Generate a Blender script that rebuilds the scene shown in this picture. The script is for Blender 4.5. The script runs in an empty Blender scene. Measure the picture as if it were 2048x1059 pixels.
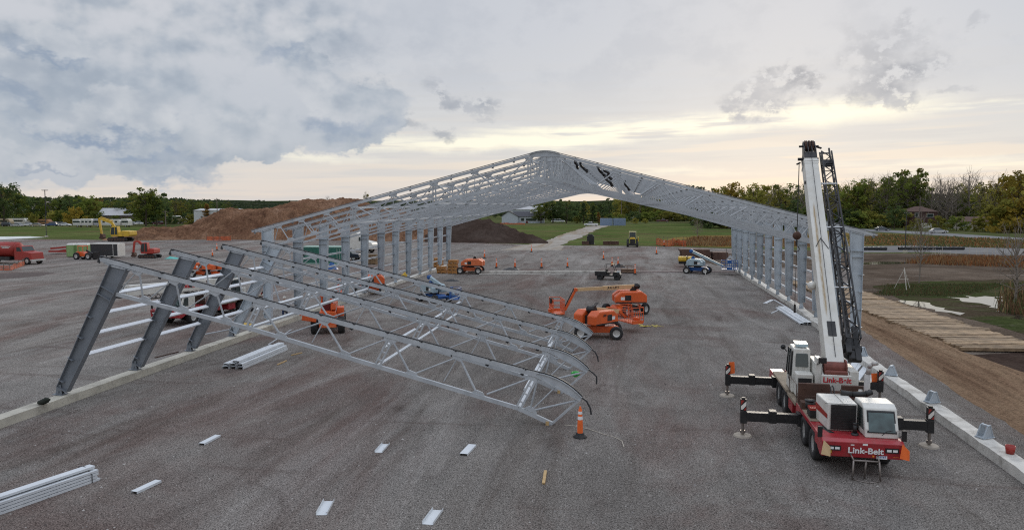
import bpy, bmesh, math, random
from mathutils import Vector, Matrix, noise
from mathutils.geometry import tessellate_polygon
random.seed(7)
S = bpy.context.scene
COL = S.collection
R = math.radians
PI = math.pi
# ------------------------------------------------------------------ survey of the photograph: camera numbers
FPX, CX, CY, CH = 1480.0, 1024.0, 529.5, 8.25
YAW, PITCH = R(8.83), R(4.578)
_st, _ct, _sp, _cp = math.sin(YAW), math.cos(YAW), math.sin(PITCH), math.cos(PITCH)
_F = Vector((-_st*_cp, _ct*_cp, -_sp)); _R = Vector((_ct, _st, 0)); _U = Vector((-_st*_sp, _ct*_sp, _cp))
def ray(x, y): return _F + _R*((x-CX)/FPX) - _U*((y-CY)/FPX)
def G(x, y, z=0.0):
    d = ray(x, y); t = (z-CH)/d.z
    return Vector((t*d.x, t*d.y, z))
def at(x, dist):           # ground point in the direction of a survey column at a distance
    d = ray(x, 411); d.z = 0; d /= (-_st*d.x+_ct*d.y)
    return Vector((d.x*dist, d.y*dist, 0))
def zdepth(p): return -_st*p.x+_ct*p.y
def zat(y, dist): return CH + (411-y)/FPX*dist
# ------------------------------------------------------------------ materials
def lin(c):
    return tuple(((v/255)/12.92 if v/255 <= .04045 else ((v/255+.055)/1.055)**2.4) for v in c)
MATS = {}
def nn(nt, typ, **kw):
    n = nt.nodes.new(typ)
    for k, v in kw.items(): setattr(n, k, v)
    return n
def mat(name, col, rough=.6, metal=0., var=.12, scale=3., bump=0., bscale=40., dirt=None, dirt_amt=.5, dirt_scale=1.5, coat=0., rnd=0., spec=.5):
    if name in MATS: return MATS[name]
    m = bpy.data.materials.new(name); m.use_nodes = True
    nt = m.node_tree; L = nt.links.new
    b = nt.nodes['Principled BSDF']
    b.inputs['Roughness'].default_value = rough; b.inputs['Metallic'].default_value = metal
    b.inputs['Coat Weight'].default_value = coat; b.inputs['Specular IOR Level'].default_value = spec
    tc = nn(nt, 'ShaderNodeTexCoord')
    n1 = nn(nt, 'ShaderNodeTexNoise'); n1.inputs['Scale'].default_value = scale; n1.inputs['Detail'].default_value = 6
    L(tc.outputs['Object'], n1.inputs['Vector'])
    mr = nn(nt, 'ShaderNodeMapRange'); mr.inputs['From Min'].default_value = .3; mr.inputs['From Max'].default_value = .7
    mr.inputs['To Min'].default_value = 1-var; mr.inputs['To Max'].default_value = 1+var
    L(n1.outputs['Fac'], mr.inputs['Value'])
    hs = nn(nt, 'ShaderNodeHueSaturation'); hs.inputs['Color'].default_value = (*col, 1)
    L(mr.outputs['Result'], hs.inputs['Value'])
    out = hs.outputs['Color']
    if rnd:
        oi = nn(nt, 'ShaderNodeObjectInfo')
        m2 = nn(nt, 'ShaderNodeMapRange'); m2.inputs['To Min'].default_value = 1-rnd; m2.inputs['To Max'].default_value = 1+rnd
        L(oi.outputs['Random'], m2.inputs['Value'])
        h2 = nn(nt, 'ShaderNodeHueSaturation'); L(out, h2.inputs['Color']); L(m2.outputs['Result'], h2.inputs['Value'])
        out = h2.outputs['Color']
    if dirt:
        n2 = nn(nt, 'ShaderNodeTexNoise'); n2.inputs['Scale'].default_value = dirt_scale; n2.inputs['Detail'].default_value = 8; n2.inputs['Roughness'].default_value = .7
        L(tc.outputs['Object'], n2.inputs['Vector'])
        m3 = nn(nt, 'ShaderNodeMapRange'); m3.inputs['From Min'].default_value = .48; m3.inputs['From Max'].default_value = .68
        m3.inputs['To Max'].default_value = dirt_amt
        L(n2.outputs['Fac'], m3.inputs['Value'])
        mx = nn(nt, 'ShaderNodeMix', data_type='RGBA'); L(m3.outputs['Result'], mx.inputs['Factor']); L(out, mx.inputs['A']); mx.inputs['B'].default_value = (*dirt, 1)
        out = mx.outputs['Result']
    L(out, b.inputs['Base Color'])
    if bump:
        n4 = nn(nt, 'ShaderNodeTexNoise'); n4.inputs['Scale'].default_value = bscale; n4.inputs['Detail'].default_value = 4
        L(tc.outputs['Object'], n4.inputs['Vector'])
        bp = nn(nt, 'ShaderNodeBump'); bp.inputs['Strength'].default_value = bump; bp.inputs['Distance'].default_value = .02
        L(n4.outputs['Fac'], bp.inputs['Height']); L(bp.outputs['Normal'], b.inputs['Normal'])
    MATS[name] = m
    return m
galv = mat('galvanised', (.44, .465, .485), .65, .05, .1, 2.5, dirt=(.3, .32, .34), dirt_amt=.6, dirt_scale=1.2, rnd=.10, spec=.3)
galv_b = mat('galvanised_bright', (.66, .69, .71), .75, 0, .06, 3., dirt=(.42, .44, .47), dirt_amt=.4, spec=.2)
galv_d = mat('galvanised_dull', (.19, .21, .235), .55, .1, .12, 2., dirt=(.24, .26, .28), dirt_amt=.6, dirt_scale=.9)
galv_c = mat('galvanised_column', (.43, .48, .52), .55, .1, .1, 1.2, dirt=(.3, .34, .38), dirt_amt=.6, dirt_scale=.8, rnd=.18)
darkrail = mat('dark_rail', (.03, .032, .036), .5)
concrete = mat('concrete', (.52, .49, .41), .85, 0, .1, 1.5, .5, 60, dirt=(.28, .26, .22), dirt_amt=.7, dirt_scale=1.1)
concrete_w = mat('pale_concrete', (.6, .58, .53), .85, 0, .12, 2, .5, 60, dirt=(.25, .23, .2), dirt_amt=.75, dirt_scale=1.3)
white = mat('white_paint', (.68, .67, .62), .4, 0, .06, 3, dirt=(.42, .38, .3), dirt_amt=.45, dirt_scale=2.)
cream = mat('cream_boom_paint', (.66, .65, .6), .42, 0, .06, 1, dirt=(.5, .46, .37), dirt_amt=.4, dirt_scale=2.2)
red = mat('red_paint', (.36, .022, .03), .38, 0, .1, 3, dirt=(.25, .09, .08), dirt_amt=.45, dirt_scale=2., coat=.2)
red2 = mat('bright_red_paint', (.33, .028, .02), .4, 0, .1, 3, dirt=(.2, .05, .03), dirt_amt=.4)
darkred = mat('dark_red_paint', (.12, .012, .012), .5)
black = mat('black_paint', (.014, .014, .015), .45, 0, .2, 3, dirt=(.06, .055, .05), dirt_amt=.4)
rubber = mat('tyre_rubber', (.022, .022, .023), .85, 0, .2, 6, dirt=(.09, .08, .07), dirt_amt=.5, dirt_scale=3)
rim_m = mat('wheel_rim', (.6, .6, .58), .35, .5, .1, 3)
glass = mat('tinted_glass', (.03, .045, .045), .06, 0, .1, 2, spec=.8)
glass_p = mat('pale_glass', (.3, .38, .4), .08, 0, .15, 2)
rust = mat('rusty_steel', (.09, .045, .03), .75, .1, .25, 3, dirt=(.03, .022, .02), dirt_amt=.7)
rustred = mat('rust_red_drum', (.17, .05, .035), .6, .2, .2, 5)
tan = mat('tan_deck', (.27, .22, .16), .8, 0, .2, 3)
orange = mat('orange_paint', (.72, .115, .02), .42, 0, .08, 2, dirt=(.4, .09, .03), dirt_amt=.4, coat=.15)
orange2 = mat('faded_orange_paint', (.7, .17, .06), .5, 0, .1, 2)
boomtan = mat('tan_boom_paint', (.62, .42, .22), .5, 0, .08, 2)
flagor = mat('flag_orange', (.85, .16, .03), .8)
yellow = mat('yellow_paint', (.62, .4, .03), .45, 0, .1, 2, dirt=(.25, .15, .04), dirt_amt=.5)
blue = mat('blue_paint', (.015, .1, .34), .42, 0, .1, 2, dirt=(.05, .12, .25), dirt_amt=.3)
bluegrey = mat('pale_blue_grey_paint', (.36, .46, .5), .45, 0, .08, 2)
wood = mat('fresh_wood', (.5, .34, .16), .8, 0, .15, 6)
woodbox = mat('orange_brown_wood', (.4, .19, .06), .8, 0, .3, 2)
matwood = mat('weathered_timber', (.32, .225, .135), .85, 0, .4, 2.2, .5, 30, dirt=(.12, .075, .045), dirt_amt=.9, dirt_scale=1.3, rnd=.25)
darkwood = mat('dark_timber', (.1, .055, .04), .85, 0, .3, 2)
green_c = mat('container_green', (.02, .13, .095), .5, 0, .12, 1)
grn = mat('bright_green', (.05, .45, .08), .6)
teal = mat('teal_plastic', (.1, .5, .45), .5)
porta = mat('porta_green', (.22, .34, .13), .6)
skin_m = mat('skin', (.42, .26, .19), .6)
denim = mat('denim', (.03, .05, .11), .9)
jacket = mat('dark_jacket', (.05, .055, .06), .9)
roofgrey = mat('pale_metal_roof', (.46, .46, .46), .6)
roofdark = mat('dark_shingles', (.07, .07, .08), .85)
siding = mat('pale_siding', (.46, .5, .54), .7)
brick = mat('red_brown_brick', (.07, .035, .03), .85)
roofbrown = mat('brown_shingles', (.11, .065, .05), .85)
polewood = mat('utility_pole_wood', (.16, .13, .11), .9)
polemetal = mat('dark_pole_metal', (.05, .05, .055), .5, .3)
bark = mat('bark', (.09, .07, .055), .9)
barkpale = mat('pale_bark', (.2, .17, .14), .9)
netor = mat('orange_net', (.5, .11, .04), .8, 0, .4, 1.5)
lamp_m = mat('headlight_lens', (.8, .8, .78), .15)
amber = mat('amber_lens', (.8, .25, .03), .3)
# ------------------------------------------------------------------ mesh helpers
class MB:
    def __init__(s): s.v = []; s.f = []; s.m = []
    def add(s, vs, fs, m=0):
        o = len(s.v); s.v += [tuple(v) for v in vs]; s.f += [tuple(i+o for i in f) for f in fs]; s.m += [m]*len(fs)
    def hull(s, p, m=0):      # 8 points: bottom 4 ccw, top 4 ccw
        s.add(p, [(3,2,1,0),(4,5,6,7),(0,1,5,4),(1,2,6,5),(2,3,7,6),(3,0,4,7)], m)
    def box(s, x0, x1, y0, y1, z0, z1, m=0):
        s.hull([(x0,y0,z0),(x1,y0,z0),(x1,y1,z0),(x0,y1,z0),(x0,y0,z1),(x1,y0,z1),(x1,y1,z1),(x0,y1,z1)], m)
    def beam(s, p, q, w, h, m=0, up=(0,0,1), w2=None, h2=None):
        p = Vector(p); q = Vector(q); d = (q-p).normalized(); u = Vector(up)
        if abs(d.dot(u)) > .995: u = Vector((0,1,0)) if abs(d.y) < .9 else Vector((1,0,0))
        a = d.cross(u).normalized(); b = a.cross(d).normalized()
        w2 = w if w2 is None else w2; h2 = h if h2 is None else h2
        P = []
        for c, ww, hh in ((p, w, h), (q, w2, h2)):
            P += [c - a*ww/2 - b*hh/2, c + a*ww/2 - b*hh/2, c + a*ww/2 + b*hh/2, c - a*ww/2 + b*hh/2]
        s.hull(P, m)
    def cyl(s, p, q, r, n=12, m=0, r2=None, caps=True):
        p = Vector(p); q = Vector(q); d = (q-p).normalized(); u = Vector((0,0,1)) if abs(d.z) < .9 else Vector((1,0,0))
        a = d.cross(u).normalized(); b = a.cross(d); r2 = r if r2 is None else r2
        vs = [p + a*r*math.cos(2*PI*i/n) + b*r*math.sin(2*PI*i/n) for i in range(n)] + [q + a*r2*math.cos(2*PI*i/n) + b*r2*math.sin(2*PI*i/n) for i in range(n)]
        fs = [(i, (i+1) % n, n+(i+1) % n, n+i) for i in range(n)]
        if caps: fs += [tuple(range(n-1,-1,-1)), tuple(range(n, 2*n))]
        s.add(vs, fs, m)
    def tube(s, pts, r, n=6, m=0, r2=None):
        r2 = r if r2 is None else r2
        k = len(pts)-1
        for i in range(k): s.cyl(pts[i], pts[i+1], r+(r2-r)*i/k, n, m, r+(r2-r)*(i+1)/k)
    def prism(s, poly, ax, a0, a1, m=0):   # 2-D outline extruded along axis ax
        n = len(poly)
        def P(u, v, t): return {'x': (t,u,v), 'y': (u,t,v), 'z': (u,v,t)}[ax]
        s.add([P(u,v,a0) for u,v in poly]+[P(u,v,a1) for u,v in poly],
              [tuple(range(n-1,-1,-1)), tuple(range(n,2*n))]+[(i,(i+1)%n,n+(i+1)%n,n+i) for i in range(n)], m)
    def lathe(s, prof, c, axis, n=16, m=0):  # profile (r, t) around axis through c
        c = Vector(c); d = Vector(axis).normalized(); u = Vector((0,0,1)) if abs(d.z) < .9 else Vector((1,0,0))
        a = d.cross(u).normalized(); b = a.cross(d); k = len(prof)
        vs = [c + d*t + a*r*math.cos(2*PI*i/n) + b*r*math.sin(2*PI*i/n) for i in range(n) for r, t in prof]
        fs = [(i*k+j, ((i+1)%n)*k+j, ((i+1)%n)*k+j+1, i*k+j+1) for i in range(n) for j in range(k-1)]
        s.add(vs, fs, m)
    def mesh(s, name, mats, smooth=False):
        me = bpy.data.meshes.new(name); me.from_pydata(s.v, [], s.f)
        for m in (mats if isinstance(mats, (list, tuple)) else [mats]): me.materials.append(m)
        me.polygons.foreach_set('material_index', s.m)
        if smooth: me.polygons.foreach_set('use_smooth', [True]*len(me.polygons))
        bm = bmesh.new(); bm.from_mesh(me); bmesh.ops.recalc_face_normals(bm, faces=bm.faces); bm.to_mesh(me); bm.free()
        me.update(); return me
    def build(s, name, mats, parent=None, smooth=False, bevel=0, loc=None, rz=0, rot=None):
        return link(name, s.mesh(name, mats, smooth), parent, bevel, loc, rz, rot)
def link(name, me, parent=None, bevel=0, loc=None, rz=0, rot=None):
    o = bpy.data.objects.new(name, me); COL.objects.link(o)
    if parent: o.parent = parent
    if loc is not None: o.location = loc
    if rz: o.rotation_euler = (0,0,rz)
    if rot is not None: o.rotation_euler = rot
    if bevel:
        b = o.modifiers.new('bevel', 'BEVEL'); b.width = bevel; b.segments = 3 if bevel > .04 else 2; b.limit_method = 'ANGLE'; b.angle_limit = R(40)
    return o
def tag(o, label=None, cat=None, group=None, kind=None):
    if label: o['label'] = label
    if cat: o['category'] = cat
    if group: o['group'] = group
    if kind: o['kind'] = kind
    return o
def thing(name, label, cat, loc=(0,0,0), rz=0, group=None):
    o = bpy.data.objects.new(name, None); COL.objects.link(o); o.empty_display_size = .3
    o.location = loc; o.rotation_euler = (0,0,rz)
    return tag(o, label, cat, group)
def copytree(o, loc=None, rz=None, label=None, parent=None, top=True):
    c = o.copy(); COL.objects.link(c)
    if parent: c.parent = parent
    if loc is not None: c.location = loc
    if rz is not None: c.rotation_euler = (0,0,rz)
    if label: c['label'] = label
    for ch in list(o.children): copytree(ch, parent=c)
    return c
def text(txt, size, m, parent, loc, rot, name='lettering', ext=.004, bold=.0, sx=1.):
    cu = bpy.data.curves.new('t', 'FONT'); cu.body = txt; cu.size = size; cu.extrude = ext; cu.offset = bold; cu.align_x = 'CENTER'; cu.align_y = 'CENTER'
    t = bpy.data.objects.new('t', cu); COL.objects.link(t)
    bpy.context.view_layer.update()
    me = bpy.data.meshes.new_from_object(t.evaluated_get(bpy.context.evaluated_depsgraph_get()))
    bpy.data.objects.remove(t); bpy.data.curves.remove(cu)
    me.materials.clear(); me.materials.append(m)
    o = bpy.data.objects.new(name, me); COL.objects.link(o); o.parent = parent; o.location = loc; o.rotation_euler = rot; o.scale = (sx,1,1)
    return o
def wheel(parent, pos, r, w, ax=(0,1,0), rim=None, n=20):
    b = MB(); h = w/2
    b.lathe([(r*.56,-h*.8),(r*.6,-h),(r*.9,-h),(r,-h*.7),(r,h*.7),(r*.9,h),(r*.6,h),(r*.56,h*.8)], (0,0,0), ax, n)
    t = b.build('wheel', rubber, parent, True, loc=pos)
    c = MB(); c.lathe([(.001,-h*.45),(r*.3,-h*.55),(r*.5,-h*.5),(r*.58,-h*.85),(r*.58,h*.85),(r*.5,h*.5),(r*.3,h*.55),(.001,h*.45)], (0,0,0), ax, n)
    c.build('rim', rim or rim_m, t, True)
    return t
# ------------------------------------------------------------------ camera, render, sky, sun
cam = bpy.data.cameras.new('camera'); co = bpy.data.objects.new('camera', cam); COL.objects.link(co); S.camera = co
cam.sensor_width = 36; cam.lens = FPX/2048*36; cam.clip_end = 9000; cam.clip_start = .1
co.location = (0,0,CH); co.rotation_euler = (PI/2-PITCH, 0, YAW)
S.render.resolution_x = 1024; S.render.resolution_y = 529
S.view_settings.view_transform = 'Standard'; S.view_settings.look = 'None'; S.view_settings.exposure = 0.0; S.view_settings.gamma = 1
S.cycles.max_bounces = 5; S.cycles.diffuse_bounces = 2; S.cycles.glossy_bounces = 2; S.cycles.transmission_bounces = 3; S.cycles.adaptive_threshold = .012; S.cycles.use_denoising = False; S.cycles.filter_width = 1.15
SUNAZ, SUNEL = math.atan((1560-CX)/FPX)-YAW, R(16)     # azimuth measured from +Y to the right
sl = bpy.data.lights.new('sun', 'SUN'); so = bpy.data.objects.new('sun', sl); COL.objects.link(so)
sl.energy = .9; sl.angle = R(14); sl.color = (1, .9, .76)
so.rotation_euler = Vector((math.sin(SUNAZ)*math.cos(SUNEL), math.cos(SUNAZ)*math.cos(SUNEL), math.sin(SUNEL))).to_track_quat('Z','Y').to_euler()
W = bpy.data.worlds.new('World'); S.world = W; W.use_nodes = True
nt = W.node_tree; L = nt.links.new; nt.nodes.clear(); W.cycles.sampling_method = 'MANUAL'; W.cycles.sample_map_resolution = 256
class N:                                   # tiny wrapper for scalar node maths
    def __init__(s, o): s.o = o
def mth(op, *a):
    n = nn(nt, 'ShaderNodeMath', operation=op)
    for i, v in enumerate(a):
        if isinstance(v, N): L(v.o, n.inputs[i])
        else: n.inputs[i].default_value = v
    return N(n.outputs[0])
N.__add__ = lambda a,b: mth('ADD',a,b); N.__radd__ = N.__add__; N.__sub__ = lambda a,b: mth('SUBTRACT',a,b); N.__rsub__ = lambda a,b: mth('SUBTRACT',b,a)
N.__mul__ = lambda a,b: mth('MULTIPLY',a,b); N.__rmul__ = N.__mul__; N.__truediv__ = lambda a,b: mth('DIVIDE',a,b)
def sstep(x, a, b):
    n = nn(nt, 'ShaderNodeMapRange', interpolation_type='SMOOTHSTEP'); L(x.o, n.inputs['Value'])
    n.inputs['From Min'].default_value = a; n.inputs['From Max'].default_value = b; return N(n.outputs['Result'])
def mixc(f, a, b):
    n = nn(nt, 'ShaderNodeMix', data_type='RGBA')
    if isinstance(f, N): L(f.o, n.inputs['Factor'])
    else: n.inputs['Factor'].default_value = f
    for k, v in (('A',a),('B',b)):
        if isinstance(v, tuple): n.inputs[k].default_value = (*v,1)
        else: L(v, n.inputs[k])
    return n.outputs['Result']
tc = nn(nt, 'ShaderNodeTexCoord'); sep = nn(nt, 'ShaderNodeSeparateXYZ'); L(tc.outputs['Generated'], sep.inputs[0])
dx, dy, dz = N(sep.outputs[0]), N(sep.outputs[1]), N(sep.outputs[2])
D2 = 180/PI
az = mth('ARCTAN2', dx, dy)*D2; el = mth('ARCSINE', dz)*D2
def azel(x, y):
    d = ray(x, y).normalized(); return math.atan2(d.x, d.y)*D2, math.asin(d.z)*D2
def comb(a, b, c):
    n = nn(nt, 'ShaderNodeCombineXYZ')
    for i, v in enumerate((a,b,c)):
        if isinstance(v, N): L(v.o, n.inputs[i])
        else: n.inputs[i].default_value = v
    return n.outputs[0]
def fbm(vec, scale, detail=7, rough=.55, dist=0.):
    n = nn(nt, 'ShaderNodeTexNoise', noise_dimensions='2D'); L(vec, n.inputs['Vector']); n.inputs['Scale'].default_value = scale; n.inputs['Detail'].default_value = min(detail, 6)
    n.inputs['Roughness'].default_value = rough; n.inputs['Distortion'].default_value = dist; return N(n.outputs['Fac'])
P = comb(az*.1, el*.13, 0.0)
Pup = comb(az*.1-.05, el*.13+.1, 0.0)
Pw = comb(az*.1+17.3, el*.15+9.1, 0.0)
nw1 = fbm(P, 1.6, 6, .56); nw2 = fbm(Pw, 1.6, 5, .62)
wx = az + (nw1-.5)*11.; wy = el + (nw2-.5)*6.5
def vm(op, a, v):
    n = nn(nt, 'ShaderNodeVectorMath', operation=op); L(a, n.inputs[0]); n.inputs[1].default_value = v; return n
WV = comb(wx, wy, 0.0); WS = comb(az+(nw1-.5)*5, el+(nw2-.5)*1.2, 0.0)
def qlen(V, x, y, rx, ry, tilt=0):
    a, e = azel(x, y); a2 = azel(x+rx, y)[0]-a; e2 = azel(x, y-ry)[1]-e
    v = vm('SUBTRACT', V, (a,e,0)).outputs[0]
    if tilt:
        n = nn(nt, 'ShaderNodeVectorRotate', rotation_type='Z_AXIS'); L(v, n.inputs[0]); n.inputs['Angle'].default_value = -tilt; v = n.outputs[0]
    n = vm('LENGTH', vm('MULTIPLY', v, (1/a2,1/e2,0)).outputs[0], (0,0,0)); return N(n.outputs['Value'])
def blob(x, y, rx, ry, soft=.5, tilt=0): return sstep(qlen(WV,x,y,rx,ry,tilt), 1.0, 1.0-soft)
def smooth_blob(x, y, rx, ry, tilt=0): return sstep(qlen(WS,x,y,rx*1.7,ry*1.7,tilt), 1.0, 0.0)
def mx(*l):
    r = l[0]
    for v in l[1:]: r = mth('MAXIMUM', r, v)
    return r
# smooth high overcast by elevation
cr = nn(nt, 'ShaderNodeValToRGB'); L((el/40.).o, cr.inputs[0]); e_ = cr.color_ramp.elements
stops = [(0., (232,221,212)), (.06, (226,220,215)), (.11, (220,219,218)), (.16, (215,216,218)), (.225, (208,211,217)), (.33, (204,208,216)), (1., (192,199,212))]
e_[0].position = stops[0][0]; e_[0].color = (*lin(stops[0][1]),1); e_[1].position = stops[1][0]; e_[1].color = (*lin(stops[1][1]),1)
for p_, c_ in stops[2:]:
    q_ = e_.new(p_); q_.color = (*lin(c_),1)
base = cr.outputs[0]
# horizontal streaks low in the sky
st1 = fbm(comb(az*.03, el*.55 - az*.012, 0.0), 2.2, 5, .55)
low = sstep(el, 13., 6.)
base = mixc(sstep(st1, .42, .62)*low*.6, base, lin((208,209,212)))
st2 = fbm(comb(az*.035+4., el*.7 - az*.012, 0.0), 2.0, 3, .5)
right = sstep(az, -32., -6.)
base = mixc(sstep(st2, .5, .64)*sstep(el, 8., 2.5)*(right*.7+.15)*.6, base, lin((247,231,212)))
# bright break in the clouds near the hidden sun
gl = mx(smooth_blob(1010,285,330,15,.03), smooth_blob(1300,258,330,20,.06), smooth_blob(1690,222,190,26,.05), smooth_blob(1500,245,260,10)*.8, smooth_blob(1130,262,140,10)*.9, smooth_blob(640,318,110,9)*.5, smooth_blob(1300,345,200,8)*.4, smooth_blob(1950,215,200,9)*.55, smooth_blob(1900,330,260,14)*.5)
gl = gl*sstep(fbm(comb(az*.05+9., el*.6-az*.01, 0.0), 2.5, 3, .55), .28, .55)
base = mixc(mth('MINIMUM', gl*1.25, 1.0), base, (1.04, 1.0, .84))
# relief of the clouds: noise against noise a little higher up
r1 = fbm(P, 1.7, 6, .5); r2 = fbm(Pup, 1.7, 4, .5)
rel = (r1-r2)
f1 = fbm(P, .9, 4, .5)
base = mixc(sstep(nw2, .42, .66)*sstep(el, 6.5, 11.)*.4, base, lin((184,190,201)))
# left bank of cumulus
bank = mx(blob(-80,120,640,300,.2), blob(150,290,330,92,.15), blob(330,215,340,165,.2), blob(570,215,225,125,.2), blob(700,250,115,60,.25), blob(440,295,190,52,.2), blob(570,70,260,120,.7), blob(600,40,420,110,1.)*.6, blob(-700,150,500,350,.3))
shade = sstep(f1*.8 + rel*1.2 + .1 , .30, .74)
ccol = nn(nt, 'ShaderNodeValToRGB'); L(shade.o, ccol.inputs[0]); e_ = ccol.color_ramp.elements
e_[0].position = 0; e_[0].color = (*lin((211,213,219)),1); e_[1].position = 1; e_[1].color = (*lin((156,167,182)),1)
for p_, c_ in ((.25,(200,204,211)), (.6,(180,188,199))):
    q_ = e_.new(p_); q_.color = (*lin(c_),1)
low_k = sstep(el, 15., 4.)
cc = mixc(low_k*.5, ccol.outputs[0], lin((172,183,197)))
base = mixc(bank*.97, base, cc)
# towers with a bright head and a flat dark foot
def tower(x, y, rx, ry, k=1.):
    global base
    base = mixc(blob(x, y+ry*.75, rx*1.05, ry*.42, .9)*(.75*k), base, lin((131,150,177)))
    base = mixc(blob(x, y, rx, ry*.9, .5)*(.55*k), base, cc2)
cc2 = mixc(sstep(r1, .38, .62), lin((217,219,223)), lin((181,188,199)))
tower(215,215,150,62); tower(70,60,110,50,.7); tower(110,310,120,26,.6); tower(640,185,70,75,.7); tower(590,90,60,40,.5); tower(420,270,120,60,.5); tower(30,150,80,60,.6)
drk = mx(blob(310,300,85,20,.9)*.85, blob(150,262,170,14,.9)*.6, blob(30,335,70,10,.9)*.5, blob(700,250,85,34,.9)*.55, blob(560,130,70,18,.9)*.3, blob(400,348,170,12,.9)*.4)
base = mixc(drk*bank*.85, base, lin((140,158,184)))
# scraps of dark cloud on the right
def scrap(x, y, rx, ry, k, tilt=0):
    return blob(x, y, rx, ry, .8, tilt)*k
sc = mx(scrap(1535,205,120,46,1.), scrap(1470,232,60,22,1.), scrap(1615,175,45,45,1.), scrap(1795,150,125,72,1.), scrap(1850,180,70,46,.9), scrap(1740,95,110,50,.55), scrap(1690,60,80,30,.35), scrap(1960,60,50,24,.5), scrap(1975,168,55,20,.5),
        scrap(930,185,120,40,.85,-.35), scrap(880,270,46,26,.75), scrap(1000,235,50,14,.4), scrap(800,240,60,26,.5))
sc = sc*sstep(fbm(P, 6.5, 6, .62), .36, .5)
base = mixc(sc*.95, base, mixc(sstep(r2, .4, .62), lin((150,158,172)), lin((178,183,193))))
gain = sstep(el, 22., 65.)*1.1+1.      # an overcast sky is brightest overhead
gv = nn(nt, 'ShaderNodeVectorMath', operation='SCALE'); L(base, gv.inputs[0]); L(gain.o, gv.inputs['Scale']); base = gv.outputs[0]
sky = nn(nt, 'ShaderNodeTexSky', sky_type='NISHITA', sun_disc=False); sky.sun_elevation = SUNEL; sky.sun_rotation = SUNAZ
bg1 = nn(nt, 'ShaderNodeBackground'); L(sky.outputs[0], bg1.inputs[0]); bg1.inputs[1].default_value = .08
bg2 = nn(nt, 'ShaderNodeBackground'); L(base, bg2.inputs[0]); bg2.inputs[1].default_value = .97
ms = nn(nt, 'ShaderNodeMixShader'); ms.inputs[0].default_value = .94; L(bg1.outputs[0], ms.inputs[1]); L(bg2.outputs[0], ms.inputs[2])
wo = nn(nt, 'ShaderNodeOutputWorld'); L(ms.outputs[0], wo.inputs[0])
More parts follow.
